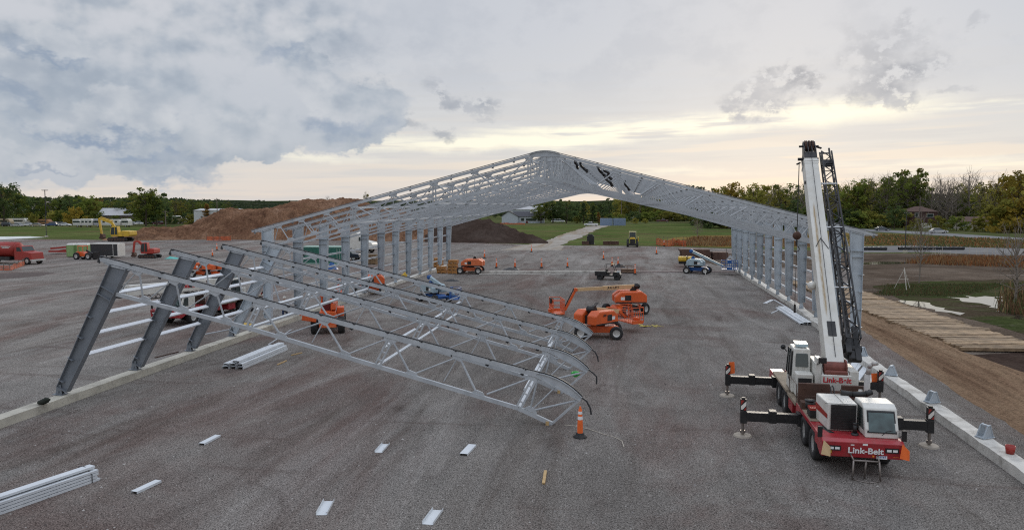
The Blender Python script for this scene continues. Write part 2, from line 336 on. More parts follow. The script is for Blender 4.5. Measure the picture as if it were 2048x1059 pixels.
# ------------------------------------------------------------------ ground materials
def gmat(name, cols, scales=(.05,.5), fine=18., fine_amt=.35, bump=.5, stretch=(1,1,1), rough=.95, blotch=None, speck=None, rotz=0.):
    m = bpy.data.materials.new(name); m.use_nodes = True; nt = m.node_tree; L = nt.links.new
    b = nt.nodes['Principled BSDF']; b.inputs['Roughness'].default_value = rough; b.inputs['Specular IOR Level'].default_value = .0
    ge = nn(nt, 'ShaderNodeNewGeometry'); mp = nn(nt, 'ShaderNodeMapping'); mp.inputs['Scale'].default_value = stretch; mp.inputs['Rotation'].default_value = (0,0,rotz)
    L(ge.outputs['Position'], mp.inputs[0])
    n1 = nn(nt, 'ShaderNodeTexNoise'); n1.inputs['Scale'].default_value = scales[0]; n1.inputs['Detail'].default_value = 9; n1.inputs['Roughness'].default_value = .65; n1.inputs['Distortion'].default_value = .6
    L(mp.outputs[0], n1.inputs[0])
    cr = nn(nt, 'ShaderNodeValToRGB'); L(n1.outputs[0], cr.inputs[0]); e = cr.color_ramp.elements
    k = len(cols); e[0].position = .32; e[1].position = .68; e[0].color = (*cols[0],1); e[1].color = (*cols[-1],1)
    for i in range(1, k-1):
        q = e.new(.32+.36*i/(k-1)); q.color = (*cols[i],1)
    c = cr.outputs[0]
    n2 = nn(nt, 'ShaderNodeTexNoise'); n2.inputs['Scale'].default_value = scales[1]; n2.inputs['Detail'].default_value = 8; n2.inputs['Roughness'].default_value = .7
    L(mp.outputs[0], n2.inputs[0])
    a = nn(nt, 'ShaderNodeMapRange'); a.inputs['From Min'].default_value = .25; a.inputs['From Max'].default_value = .75; a.inputs['To Min'].default_value = .72; a.inputs['To Max'].default_value = 1.28; L(n2.outputs[0], a.inputs[0])
    h = nn(nt, 'ShaderNodeHueSaturation'); L(c, h.inputs['Color']); L(a.outputs[0], h.inputs['Value']); c = h.outputs[0]
    n3 = nn(nt, 'ShaderNodeTexNoise'); n3.inputs['Scale'].default_value = fine; n3.inputs['Detail'].default_value = 5; n3.inputs['Roughness'].default_value = .85
    L(ge.outputs['Position'], n3.inputs[0])
    a3 = nn(nt, 'ShaderNodeMapRange'); a3.inputs['From Min'].default_value = .36; a3.inputs['From Max'].default_value = .64; a3.inputs['To Min'].default_value = 1-fine_amt; a3.inputs['To Max'].default_value = 1+fine_amt; L(n3.outputs[0], a3.inputs[0])
    h3 = nn(nt, 'ShaderNodeHueSaturation'); L(c, h3.inputs['Color']); L(a3.outputs[0], h3.inputs['Value']); c = h3.outputs[0]
    if blotch:
        for (bc, sc, lo, hi, am, strc, rz_) in blotch:
            mp2 = nn(nt, 'ShaderNodeMapping'); mp2.inputs['Scale'].default_value = strc; mp2.inputs['Rotation'].default_value = (0,0,rz_); L(ge.outputs['Position'], mp2.inputs[0])
            nb = nn(nt, 'ShaderNodeTexNoise'); nb.inputs['Scale'].default_value = sc; nb.inputs['Detail'].default_value = 9; nb.inputs['Roughness'].default_value = .68; nb.inputs['Distortion'].default_value = .8; L(mp2.outputs[0], nb.inputs[0])
            mb_ = nn(nt, 'ShaderNodeMapRange'); mb_.inputs['From Min'].default_value = lo; mb_.inputs['From Max'].default_value = hi; mb_.inputs['To Max'].default_value = am; L(nb.outputs[0], mb_.inputs[0])
            mx_ = nn(nt, 'ShaderNodeMix', data_type='RGBA'); L(mb_.outputs[0], mx_.inputs['Factor']); L(c, mx_.inputs['A'])
            hh = nn(nt, 'ShaderNodeHueSaturation'); hh.inputs['Color'].default_value = (*bc,1); L(a3.outputs[0], hh.inputs['Value']); L(hh.outputs[0], mx_.inputs['B']); c = mx_.outputs['Result']
    L(c, b.inputs['Base Color'])
    if bump:
        bp = nn(nt, 'ShaderNodeBump'); bp.inputs['Strength'].default_value = bump; bp.inputs['Distance'].default_value = .05
        ad = nn(nt, 'ShaderNodeMath', operation='ADD'); L(n3.outputs[0], ad.inputs[0]); L(n2.outputs[0], ad.inputs[1]); L(ad.outputs[0], bp.inputs['Height']); L(bp.outputs[0], b.inputs['Normal'])
    return m
g_meadow = gmat('meadow_ground', [(.06,.075,.028),(.09,.105,.042),(.13,.12,.06)], (.03,.4), 6, .3, .4)
g_gravel = gmat('gravel', [(.168,.153,.14),(.228,.21,.192),(.298,.278,.254)], (.045,.45), 24., 1., 1., stretch=(1,.55,1), rotz=.3,
    blotch=[((.165,.115,.1), .11, .48, .62, .75, (1,.4,1), .15), ((.4,.375,.35), .16, .54, .7, .6, (1.3,.22,1), -.1), ((.09,.07,.062), .35, .57, .72, .7, (1,.5,1), .9), ((.38,.35,.315), .32, .52, .7, .3, (1.3,.12,1), -.06), ((.11,.088,.074), .42, .52, .7, .6, (1.2,.12,1), .13), ((.13,.1,.088), .5, .57, .67, .5, (.12,1.2,1), .3)])
g_dirt = gmat('track_dirt', [(.16,.1,.065),(.25,.17,.11),(.33,.24,.165)], (.25,1.2), 8., .35, .9, stretch=(1.6,.18,1), rotz=.32, blotch=[((.1,.06,.04), .9, .56, .7, .6, (1.5,.15,1), .32)])
g_mud = gmat('mud', [(.07,.052,.038),(.115,.088,.067),(.17,.135,.105)], (.08,.6), 6., .45, .8, blotch=[((.27,.24,.21), .2, .56, .68, .6, (.35,1.5,1), .2), ((.04,.03,.025), .3, .55, .68, .7, (.3,1.2,1), -.1)])
g_paved = gmat('pale_paving', [(.16,.155,.15),(.2,.195,.19),(.24,.235,.23)], (.05,.5), 10, .15, .2)
g_asph = gmat('asphalt_road', [(.2,.2,.2),(.25,.25,.25)], (.05,.5), 10, .15, .2)
g_grass = gmat('green_grass', [(.055,.08,.024),(.085,.118,.036),(.13,.145,.055)], (.04,.5), 3, .5, .8, blotch=[((.12,.09,.05), .07, .5, .62, .8, (.7,1.6,1), 0.), ((.16,.14,.05), .2, .55, .66, .6, (.5,1.2,1), 0.)])
g_dry = gmat('dry_grass', [(.13,.1,.035),(.22,.15,.05),(.27,.2,.09)], (.07,.7), 4, .3, .8, stretch=(.4,1,1), blotch=[((.08,.1,.03), .1, .5, .6, .8, (.3,1,1), 0.)])
g_marsh = gmat('marsh_grass', [(.035,.045,.018),(.055,.068,.025),(.08,.075,.04)], (.12,.9), 4, .4, .9, blotch=[((.075,.055,.04), .18, .46, .58, .9, (.5,1.3,1), 0.), ((.2,.17,.13), .5, .58, .66, .6, (.3,1.3,1), 0.)])
g_soil = gmat('mound_soil', [(.13,.068,.042),(.205,.115,.07),(.29,.18,.12)], (.12,.8), 3, .5, 1., blotch=[((.1,.075,.03), .09, .58, .68, .5, (1,1,1), 0.), ((.075,.04,.027), .25, .52, .62, .55, (1,1,.3), 0.)])
g_soild = gmat('dark_mound_soil', [(.035,.024,.02),(.06,.042,.034),(.08,.06,.05)], (.12,.8), 4, .3, .9)
g_pale = gmat('pale_haul_road', [(.27,.245,.21),(.36,.33,.29),(.42,.39,.35)], (.1,.5), 6, .25, .5, blotch=[((.27,.2,.13), .12, .48, .6, .7, (2,.2,1), -.25)])
g_pad = gmat('white_slab', [(.62,.64,.62),(.7,.71,.68)], (.1,.5), 6, .06, 0)
def water_mat():
    m = bpy.data.materials.new('puddle_water'); m.use_nodes = True; b = m.node_tree.nodes['Principled BSDF']
    b.inputs['Base Color'].default_value = (.03,.03,.025,1); b.inputs['Roughness'].default_value = .05; b.inputs['IOR'].default_value = 1.33; b.inputs['Specular IOR Level'].default_value = 1.
    n = m.node_tree.nodes.new('ShaderNodeTexNoise'); n.inputs['Scale'].default_value = 3; bp = m.node_tree.nodes.new('ShaderNodeBump'); bp.inputs['Strength'].default_value = .05
    m.node_tree.links.new(n.outputs[0], bp.inputs['Height']); m.node_tree.links.new(bp.outputs[0], b.inputs['Normal']); return m
water = water_mat()
def sheet(name, pts, z, m, jag=.6, step=2.5, label=None, kind='structure'):
    out = []
    n = len(pts); P_ = [Vector((p[0],p[1],0)) for p in pts]
    for i in range(n):
        a, b = P_[i], P_[(i+1)%n]; L_ = (b-a).length; k = max(1, min(160, int(L_/step)))
        nr = Vector((-(b-a).y, (b-a).x, 0)).normalized()
        for j in range(k):
            p = a.lerp(b, j/k); o = 0 if j == 0 else jag*(noise.noise(Vector((p.x*.13,p.y*.13,z*99)))*2 + noise.noise(Vector((p.x*.6,p.y*.6,z*77))))
            out.append((p+nr*o).to_tuple()[:2])
    tri = tessellate_polygon([[Vector((x,y,0)) for x,y in out]])
    me = bpy.data.meshes.new(name); me.from_pydata([(x,y,z) for x,y in out], [], [tuple(t) for t in tri]); me.materials.append(m)
    bm = bmesh.new(); bm.from_mesh(me); bmesh.ops.recalc_face_normals(bm, faces=bm.faces)
    for f in bm.faces:
        if f.normal.z < 0: f.normal_flip()
    bm.to_mesh(me); bm.free()
    o = link(name, me); return tag(o, label, None, None, kind)
def px(*l): return [G(x,y)[:2] for x,y in l]
b = MB(); b.add([(-6000,-200,0),(6000,-200,0),(6000,7500,0),(-6000,7500,0)], [(0,1,2,3)]); tag(b.build('ground', g_meadow), 'dull green meadow ground reaching the horizon', kind='structure')
z = .004
sheet('gravel_yard', [(-160,-60),(60,-60),(17.2,22)]+px((2048,858),(1900,768),(1718,652),(1700,560),(1700,510),(1480,497),(1300,492),(1160,491),(1060,489),(900,484),(700,481),(430,479),(270,481),(150,479))+[(-175,165),(-260,150)], .008, g_gravel, .5)
b = MB(); nx_, ny_ = 56, 420; vs = []
for j in range(ny_+1):
    y = 12+j*.135; xl = 14.15+(y-29)*.058+.25*noise.noise(Vector((0,y*.25,0)))+.1*noise.noise(Vector((0,y*1.2,0))); xr = 19.3 if y > 45 else 19.0+(45-y)*.1+.3*noise.noise(Vector((5,y*.3,0)))
    for i in range(nx_+1):
        u = i/nx_; x = xl+(xr-xl)*u; e = min(1, u*9, (1-u)*9)
        w_ = x+.25*noise.noise(Vector((y*.08,3,0)))
        h_ = .05*math.sin(w_*7.2)+.03*math.sin(w_*17+1)+.07*noise.fractal(Vector((x*1.6,y*.28,1)), .9, 2., 5)+.035*noise.noise(Vector((x*6,y*5,2)))
        vs.append((x, y, .02+e*(.07+h_*.8) if 0 < i < nx_ else -.02))
b.add(vs, [(j*(nx_+1)+i,j*(nx_+1)+i+1,(j+1)*(nx_+1)+i+1,(j+1)*(nx_+1)+i) for j in range(ny_) for i in range(nx_)])
tag(b.build('dirt_track', g_dirt, None), 'rutted brown dirt track beside the timber mats', kind='structure')
sheet('mud_field', [(11,20)]+px((1480,498),(1600,500),(1705,506),(2048,508),(2300,520),(2500,640),(2300,860),(2080,790),(1935,712),(2048,900))+[(17,14)], .004, g_mud, .3)
sheet('marsh_grass', px((1745,572),(1850,562),(2048,560),(2300,565),(2200,690),(2048,668),(1950,640),(1850,612)), .014, g_marsh, 1.2, 2)
sheet('paved_lane', px((1690,493),(1860,490),(2048,497),(2300,506),(2300,516),(2048,512),(1850,504),(1700,505)), .010, g_paved, .2)
sheet('dry_grass_strip', px((1500,466),(1690,462),(1860,472),(2060,486),(2300,500),(2300,504),(2048,496),(1860,489),(1690,492),(1500,488)), .013, g_dry, .8)
sheet('road', [G(x,y)[:2] for x,y in ((1180,434),(1300,434.5),(1500,445),(1690,456),(1860,464),(2048,476),(2300,492),(2300,501),(2048,482),(1860,469.5),(1690,460),(1500,448),(1300,436.5),(1180,435.5))], .03, g_asph, 0)
sheet('green_slope', px((1115,486),(1150,470),(1215,452),(1300,447),(1480,447),(1500,466),(1500,492),(1310,491),(1160,491)), .018, g_grass, .8)
sheet('dry_grass_patch', px((1315,480),(1380,472),(1500,470),(1640,472),(1640,495),(1480,495),(1320,492)), .024, g_dry, .8)
sheet('haul_road', px((1000,500),(1060,488),(1095,480),(1145,462),(1175,452.5),(1212,449),(1222,450.5),(1190,460),(1165,474),(1120,490),(1130,500)), .026, g_pale, .5)
sheet('grass_bank', px((1010,452),(1190,449),(1165,456),(1115,472),(1085,480),(1060,484),(1000,480)), .02, g_grass, .8)
sheet('left_field', px((-200,455),(120,452),(330,454),(300,470),(210,478),(120,476),(-200,478)), .02, g_grass, .8)
sheet('white_slab', px((-60,473.5),(60,472.5),(92,474.5),(0,479),(-60,481)), .03, g_pad, 0)
sheet('mud_patch', px((1590,500),(1480,505),(1400,512),(1430,530),(1560,535),(1700,540),(1700,506)), .012, g_mud, .8)
sheet('puddle', px((1893,594),(1925,590),(1970,592),(2020,592),(2048,602),(2052,640),(2020,636),(1990,622),(1960,606),(1925,603)), .018, water, 1.1, .8)
sheet('puddle', px((1800,600),(1840,603),(1890,616),(1930,626),(1920,630),(1870,622),(1820,610)), .019, water, .7, .8)
sheet('puddle', px((1835,495.5),(1900,495.5),(1905,498),(1850,499)), .017, water, .2, 1.)
sheet('puddle', px((1700,526),(1760,523),(1820,524),(1815,527),(1740,529)), .018, water, .3, 1.)
random.seed(90); b = MB()
for k in range(9000):
    r_ = random.random()**1.6; y = 13+r_*34; x = -4.5+(random.random()-.5)*(30+y*.9)
    if x > 11.3 or abs(x+23.5) < .6: continue
    s_ = random.uniform(.012,.035)*(1.5 if random.random() < .06 else 1); a_ = random.random()*6
    p = [Vector((x+s_*math.cos(a_+q*2.09)*random.uniform(.7,1.3), y+s_*math.sin(a_+q*2.09)*random.uniform(.7,1.3), .006)) for q in range(3)]+[Vector((x,y,.006+s_*.9))]
    b.add(p, [(0,1,3),(1,2,3),(2,0,3)], random.choice((0,0,1,2)))
tag(b.build('loose_stones', [mat('stone_grey', (.3,.28,.27), .9, spec=.2), mat('stone_pale', (.5,.48,.45), .9, spec=.2), mat('stone_dark', (.12,.1,.095), .9, spec=.2)], None), 'loose stones scattered over the gravel yard', None, None, 'stuff')
# rough edge mud near mats
sheet('dark_mud', px((1935,710),(2048,704),(2200,706),(2200,800),(2048,780),(1990,745)), .016, g_soild, .5)
# ------------------------------------------------------------------ mounds
def mound(name, crest, base_y, depth, m, label, noise_amt=.5, seed=0, tmax=1.0, back=2.2):
    xs = [c[0] for c in crest]; nx = int((xs[-1]-xs[0])/1.6); nt_ = 46
    def ip(tab, x):
        for (a, ya), (b_, yb) in zip(tab, tab[1:]):
            if a <= x <= b_: return ya+(yb-ya)*(x-a)/(b_-a)
        return tab[-1][1]
    vs = []
    for i in range(nx+1):
        x = xs[0]+(xs[-1]-xs[0])*i/nx
        bp = G(x, ip(base_y, x)); d0 = bp.length; dr = bp.normalized(); dp = ip(depth, x)
        hc = max(.05, zat(ip(crest, x), (d0+dp)*zdepth(dr)))
        for j in range(nt_+1):
            t = j/nt_*(1+back*.45)
            if t <= 1: h = hc*(t**.85*1.0)*(1-.12*math.sin(t*PI*2))*(1+.10*noise.noise(Vector((bp.x*.22,seed,t*1.5))))
            else: h = hc*max(0, 1-((t-1)/(back*.45))**2)
            p = bp + dr*dp*t
            if 0 < t: h += noise_amt*min(1, t*4)*min(1, hc/3)*(noise.fractal(Vector((p.x*.12+seed,p.y*.12,0)), .8, 2., 6) + .7*noise.fractal(Vector((p.x*.6+seed,p.y*.12,3)), .8, 2., 5))*(1 if t < 1.15 else .5)
            if j == 0: h = -.05
            vs.append((p.x, p.y, max(-.05, h)))
    k = nt_+1
    fs = [(i*k+j, (i+1)*k+j, (i+1)*k+j+1, i*k+j+1) for i in range(nx) for j in range(nt_)]
    b = MB(); b.add(vs, fs); o = b.build(name, m, None, False); tag(o, label, kind='structure'); return o
mound('soil_mound', [(205,479),(240,470),(275,460),(320,455),(355,451),(417,441),(447,421),(478,416),(488,420),(527,419),(560,416),(620,419),(700,424),(800,432),(860,442),(900,452)],
      [(205,481),(430,479),(700,481),(900,484)], [(205,6),(355,12),(447,16),(620,18),(900,12)], g_soil, 'front tier of big reddish brown soil mound', 1.0)
mound('soil_mound_upper', [(470,425),(530,418),(559,410),(602,403),(645,398),(688,398),(705,402),(760,414),(820,424),(880,438)],
      [(470,471),(700,472),(880,474)], [(470,14),(645,22),(880,12)], g_soil, 'higher rear tier of reddish brown soil mound', .7, 5)
mound('dark_soil_mound', [(850,455),(896,443),(940,441),(980,441),(1006,451),(1040,463),(1080,476),(1096,483)],
      [(850,484),(960,486),(1096,487)], [(850,12),(980,14),(1096,3)], g_soild, 'low dark soil mound left of haul road', .6, 9)
for i, (x, y, w, h) in enumerate([(1107,545,9,3.),(1131,551,6,1.8),(1020,514,9,1.2),(1237,519,20,1.),(985,514,8,1.5),(22,551,60,2.5)]):
    c = G(x,y); sc = c.length/FPX; b = MB(); n = 14; rings = 5; vs = [(0,0,h*sc)]; 
    for r_ in range(1, rings+1):
        for k_ in range(n):
            q = r_/rings; rr = w*sc*q*(1+.25*noise.noise(Vector((k_*1.3,i*3.,q)))); vs.append((rr*math.cos(k_*2*PI/n), rr*math.sin(k_*2*PI/n)*1.2, h*sc*(1-q)**1.1*(1+.3*noise.noise(Vector((k_,q*5,i))))-.02*q))
    fs = [(0,1+k_,1+(k_+1)%n) for k_ in range(n)]+[(1+(r_-1)*n+k_,1+r_*n+k_,1+r_*n+(k_+1)%n,1+(r_-1)*n+(k_+1)%n) for r_ in range(1,rings) for k_ in range(n)]
    b.add(vs, fs)
    tag(b.build('gravel_pile', mat('pile_soil', (.12,.1,.092), .95, 0, .3, 4, .6, 12, spec=.05), None, loc=(c.x,c.y,.01)), ['small dark gravel pile in front of far footing','tiny dark gravel pile nearest black utility vehicle','flat gravel pile behind the far row of cones','wide flat gravel pile beyond black utility vehicle','small gravel pile beside the boxes and orange lift','large flat grey gravel heap by orange netting at left'][i], 'gravel pile', 'gravel piles in the yard')
# ------------------------------------------------------------------ foundation walls
def wallmesh(pts, w, h, m, name, label, rough=.0, group=None):
    b = MB(); n = len(pts)
    L_ = []
    for i, p in enumerate(pts):
        p = Vector((p[0],p[1],0)); d = (Vector((*pts[min(i+1,n-1)],0))-Vector((*pts[max(i-1,0)],0))).normalized(); a = Vector((d.y,-d.x,0))
        j = rough*noise.noise(Vector((p.y*.7,3,0))); hh = h+rough*.8*noise.noise(Vector((p.y*1.3,9,0)))
        L_.append([p-a*(w/2+j), p+a*(w/2+j*.5), p+a*(w/2-.015+j*.5)+Vector((0,0,hh)), p-a*(w/2-.015+j)+Vector((0,0,hh))])
    vs = [v for l in L_ for v in l]; fs = []
    for i in range(n-1):
        for k in range(4): fs.append((i*4+k, i*4+(k+1)%4, (i+1)*4+(k+1)%4, (i+1)*4+k))
    fs += [(0,1,2,3), tuple((n-1)*4+k for k in (3,2,1,0))]
    b.add(vs, fs); return tag(b.build(name, m, bevel=0), label, 'foundation', group)
def line(x0,y0,x1,y1,n): return [(x0+(x1-x0)*i/n, y0+(y1-y0)*i/n) for i in range(n+1)]
XL, XR, XC = -23.9, 13.7, -5.1
wallmesh(line(-23.05,14,-23.55,45,30)+line(-23.6,46.4,-23.9,60,12), .62, .34, concrete, 'foundation_wall', 'long pale concrete foundation wall under the leaning columns at left', .03)
wallmesh(line(-23.9,60.6,-24.0,97,20), .6, .3, concrete_w, 'foundation_wall', 'far stretch of concrete footing under the left row of standing columns', .05)
wallmesh(line(12.0,20,12.35,40,34)+line(12.4,40.6,13.5,62,20)+line(13.55,63,13.75,97.5,20), .62, .34, concrete_w, 'foundation_wall', 'concrete foundation wall with crumbly top edge along right side behind crane', .10)
wallmesh(line(-19.2,88.5,-3.5,91.5,8), .4, .25, concrete_w, 'foundation_wall', 'low concrete footing crossing the far end of the frame, left piece', .03)
wallmesh(line(-3.2,91.6,13.2,94.6,8), .3, .2, mat('pinkish_concrete', (.36,.3,.28), .9), 'foundation_wall', 'thin pinkish concrete footing crossing the far end, right piece', .02)
wallmesh(line(-17.5,87,-7.5,88.6,8), .22, .12, concrete_w, 'concrete_strip', 'thin pale strip lying in front of far left footing', .0)
# ------------------------------------------------------------------ steel frames
HW = 18.8
def ztop(x): return 6.78+.26*x
def zbot(x): return 5.5+(7.05-5.5)*(x-.75)/(6.4-.75) if x < 6.4 else (7.05+(x-6.4)*.235 if x < 17.6 else 9.682+(x-17.6)*.08)
def mk_half(s, lean=False):       # s=+1: left half (x grows to the ridge), s=-1: mirrored
    X = lambda x: x*s
    out = []; a0 = 17.35 if lean else 17.85; rc = a0+.95; rcb = rc+(.45 if lean else 0)
    # column: tapered I section
    b = MB(); d0, d1, zt, z0, fw = .5, .74, 6.6, .78, .3
    b.prism([(X(.02),z0),(X(d0-.02),z0),(X(d1-.02),zt+.22),(X(.02),zt)], 'y', -.008, .008)
    b.hull([(X(0),-fw/2,z0),(X(.022),-fw/2,z0),(X(.022),fw/2,z0),(X(0),fw/2,z0),(X(0),-fw/2,zt),(X(.022),-fw/2,zt),(X(.022),fw/2,zt),(X(0),fw/2,zt)])
    b.hull([(X(d0-.022),-fw/2,z0),(X(d0),-fw/2,z0),(X(d0),fw/2,z0),(X(d0-.022),fw/2,z0),(X(d1-.022),-fw/2,zt+.2),(X(d1),-fw/2,zt+.2),(X(d1),fw/2,zt+.2),(X(d1-.022),fw/2,zt+.2)])
    for zz_ in (z0+.0, 5.25, 5.6):
        dd = d0+(d1-d0)*(zz_-z0)/(zt-z0)
        b.box(min(X(.023),X(dd-.024)), max(X(.023),X(dd-.024)), -fw/2+.003, fw/2-.003, zz_, zz_+.022)
    for zz_ in (1.1, 2.15, 3.2, 4.2):       # girt cleats
        b.box(min(X(.026),X(.2)), max(X(.026),X(.2)), -fw/2-.02, fw/2-.003, zz_, zz_+.02)
        b.box(min(X(-.004),X(-.09)), max(X(-.004),X(-.09)), -fw/2+.02, fw/2-.02, zz_, zz_+.014)
    out.append(('column', b, 'col'))
    b = MB(); b.box(min(X(.02),X(.48)), max(X(.02),X(.48)), -.2, .2, .345, .37)
    for y in (-.07,.07): b.prism([(X(.1),.37),(X(.4),.37),(X(.34),.78),(X(.16),.78)], 'y', y-.012, y+.012)
    b.prism([(X(.17),.42),(X(.33),.42),(X(.36),z0),(X(.14),z0)], 'y', -.02, .02); b.cyl((X(.25),-.13,.47), (X(.25),.13,.47), .035, 8)
    out.append(('hinge_base', b, 'col'))
    # top chord: rectangular section from the overhang to the arch
    P = lambda x, o=0: Vector((X(x), 0, ztop(x)-o))
    b = MB(); b.beam(P(-.5,.09), P(a0,.09), .1, .17)
    b.beam(P(-.75 if not lean else -.55,.06), P(-.5,.06), .08, .1)
    b.prism([(X(-.35),ztop(-.35)-.2),(X(.0),6.5),(X(d1),6.72),(X(1.15),ztop(1.15)-.2)], 'y', -.05, .05)
    for xn in (1.15,2.75,4.5,9.05,14.4):
        b.prism([(X(xn-.26),ztop(xn-.26)-.16),(X(xn+.26),ztop(xn+.26)-.16),(X(xn+.15),ztop(xn)-.33),(X(xn-.15),ztop(xn)-.34)], 'y', -.03, .03)
    for xn in (6.4,11.75,a0):
        b.prism([(X(xn-.3),ztop(xn-.3)-.16),(X(xn+.28),ztop(min(a0,xn+.28))-.16),(X(xn+.17),ztop(xn)-.34),(X(xn-.2),ztop(xn)-.38)], 'y', -.03, .03)
    out.append(('top_chord', b, 'st'))
    b = MB(); b.beam(P(-.8 if not lean else -.6,-.045), P(a0,-.045), .07, .04)
    x = -.55
    while x < a0-.1:
        b.beam(P(x,-.03), P(x+.06,-.03), .15, .07); b.beam(P(x,.0), P(x,.26), .13, .02); x += 1.34
    zt0 = ztop(a0); ar = [(a0+.95*q, zt0+.17*(1-(1-q)**2)) for q in (0,.25,.5,.75,1.)]
    if lean: ar += [(a0+.95*q, zt0+.17*(1-(1-q)**2)) for q in (1.25,1.5,1.75,2.)]
    ae = ar[-1][0]
    for (xa,za),(xb,zb_) in zip(ar, ar[1:]): b.beam((X(xa),0,za+.045),(X(xb),0,zb_+.045), .07, .04)
    out.append(('cladding_track', b, 'dk'))
    b = MB(); b.prism([(X(a),c-.02) for a,c in ar]+[(X(ae),zt0-.13),(X(a0),zt0-.13)], 'y', -.02, .02)
    for (xa,za),(xb,zb_) in zip(ar, ar[1:]): b.beam((X(xa),0,za-.0),(X(xb),0,zb_-.0), .14, .03)
    b.beam((X(a0),0,zt0-.14),(X(ae),0,zt0-.14), .12, .06)
    out.append(('arch_plate', b, 'st'))
    b = MB(); pts = [(.72,zbot(.72)),(6.4,zbot(6.4)),(a0,zbot(a0)),(rcb,zbot(rc))]
    for (xa,za),(xb,zb_) in zip(pts, pts[1:]): b.beam((X(xa),0,za+.1),(X(xb),0,zb_+.1), .12, .15)
    for xn in (1.95,3.6,5.45,7.75,10.4,13.1,15.75,a0+.45):
        b.prism([(X(xn-.27),zbot(xn-.27)+.16),(X(xn+.27),zbot(xn+.27)+.16),(X(xn+.14),zbot(xn)+.33),(X(xn-.14),zbot(xn)+.3)], 'y', -.03, .03)
    out.append(('bottom_chord', b, 'st'))
    def web(x0, top0, x1, top1, t=.085):
        p = Vector((X(x0),0,(ztop(x0)-.3) if top0 else zbot(x0)+.28)); q = Vector((X(x1),0,(ztop(x1)-.3) if top1 else zbot(x1)+.28))
        if x0 > a0 and top0: p.z = zt0-.14
        if x1 > a0 and top1: q.z = zt0-.14
        b = MB(); b.cyl(p, q, t*.45, 8); out.append(('brace', b, 'st'))
    web(.8,0,1.1,1,.06); web(1.3,1,1.8,0); web(2.1,0,2.6,1,.06); web(2.9,1,3.45,0); web(3.75,0,4.35,1,.06); web(4.65,1,5.3,0); web(5.6,0,6.2,1,.06)
    for a in (6.4, 11.75):
        web(a+.15,1,a+1.2,0,.1); web(a+1.5,0,a+2.55,1,.07); web(a+2.65,1,a+2.6,0,.05); web(a+2.8,1,a+3.85,0,.1); (web(a+4.15,0,a+5.15,1,.07) if a < 8 else None)
    web(16.05,0,a0-.15,1,.08); web(a0+.1,1,a0+.4,0,.09); web(a0+.5,0,a0+.85,1,.07); web(a0+.6,0,ae-.05,1,.09); 
    for xx in (6.4,11.75,a0):
        b = MB()
        for dxx in (-.09,.09): b.beam((X(xx+dxx),0,ztop(xx)-.25),(X(xx+dxx),0,zbot(xx)+.0), .07, .07, up=(0,1,0))
        for k in range(3): zz_ = zbot(xx)+.35+k*.35; b.box(min(X(xx-.13),X(xx+.13)), max(X(xx-.13),X(xx+.13)), -.045, .045, zz_, zz_+.05)
        out.append(('splice_post', b, 'st'))
    b = MB(); b.beam((X(rcb-.03),0,zbot(rc)+.05),(X(ae-.03),0,zt0-.1), .08, .08, up=(0,1,0)); out.append(('ridge_post', b, 'st'))
    return out
MATK = {'col': galv_c, 'st': galv, 'dk': mat('track_grey', (.2,.21,.22), .5, .3)}
HALF = {s: [(n_, b_.mesh(n_, MATK[k_])) for n_, b_, k_ in mk_half(s)] for s in (1,-1)}
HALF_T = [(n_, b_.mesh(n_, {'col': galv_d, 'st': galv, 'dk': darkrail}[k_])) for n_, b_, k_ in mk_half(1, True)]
HALF_L = [(n_, b_.mesh(n_, {'col': galv_c, 'st': galv, 'dk': darkrail}[k_])) for n_, b_, k_ in mk_half(1, True)]
NB = 4.6
def girt_mesh(L_, s, w=.0):
    b = MB(); b.box(min(-.07*s,.0), max(-.07*s,.0), .16, L_-.16, 0, .13); b.box(min(-.07*s,.05*s), max(-.07*s,.05*s), .16, L_-.16, .1303, .136); return b.mesh('girt', galv_b)
GIRT = {s: girt_mesh(NB, s) for s in (1,-1)}
b = MB(); b.box(-.1,.1,.16,NB-.16,0,.07); b.box(-.1,-.09,.16,NB-.16,-.06,-.001); GIRT_L = b.mesh('girt', mat('galvanised_skylit', (.78,.8,.82), .7, 0, .04, 3, spec=.3))  # paler copy for leaning girts: skylight on their upper face put into the colour
def tie_mesh():
    b = MB(); b.box(-.05,.05,.1,NB-.1,-.05,.05); return b.mesh('tie_tube', galv_b)
TIE = tie_mesh()
ordn = ['nearest','second','third','fourth','fifth','sixth','seventh','eighth','ninth','tenth','eleventh','farthest']
Y0 = 46.0
for k in range(12):
    root = thing('portal_frame', '%s of the twelve standing galvanised steel frames under the ridge' % ordn[k], 'steel frame', (XC, Y0+NB*k, 0), 0, 'standing steel frames')
    for s in (1,-1):
        for n_, me in HALF[s]: link(n_, me, root, loc=(-HW*s,0,0))
        if k < 11:
            for i in range(4): link('girt', GIRT[s], root, loc=(-HW*s, 0, (1.1,2.15,3.2,4.2)[i]+.025))
            for xx in (6.4,11.75,17.85):
                link('tie_tube', TIE, root, loc=(-HW*s+xx*s, 0, zbot(xx)+.1)); link('tie_tube', TIE, root, loc=(-HW*s+xx*s, 0, ztop(xx)-.32))
    if k == 0:
        random.seed(3)
        sl_ = thing('lifting_slings', 'black lifting slings tangled over the ridge of the nearest standing frame', 'slings', (XC,Y0+.9,0))
        for (xx, zz_) in ((17.0,11.1),(16.6,10.95),(15.6,10.6),(15.2,10.35),(15.05,10.0),(13.9,9.7)):
            b = MB(); p_ = [Vector((HW-xx, 0, zz_+.1))]
            for j in range(7): p_.append(p_[-1]+Vector((random.uniform(-.06,.16), random.uniform(-.1,.2), -random.uniform(.04,.13))))
            b.tube(p_, .075, 6, r2=.1); b.build('sling', black, sl_)
TILT = R(27.6)
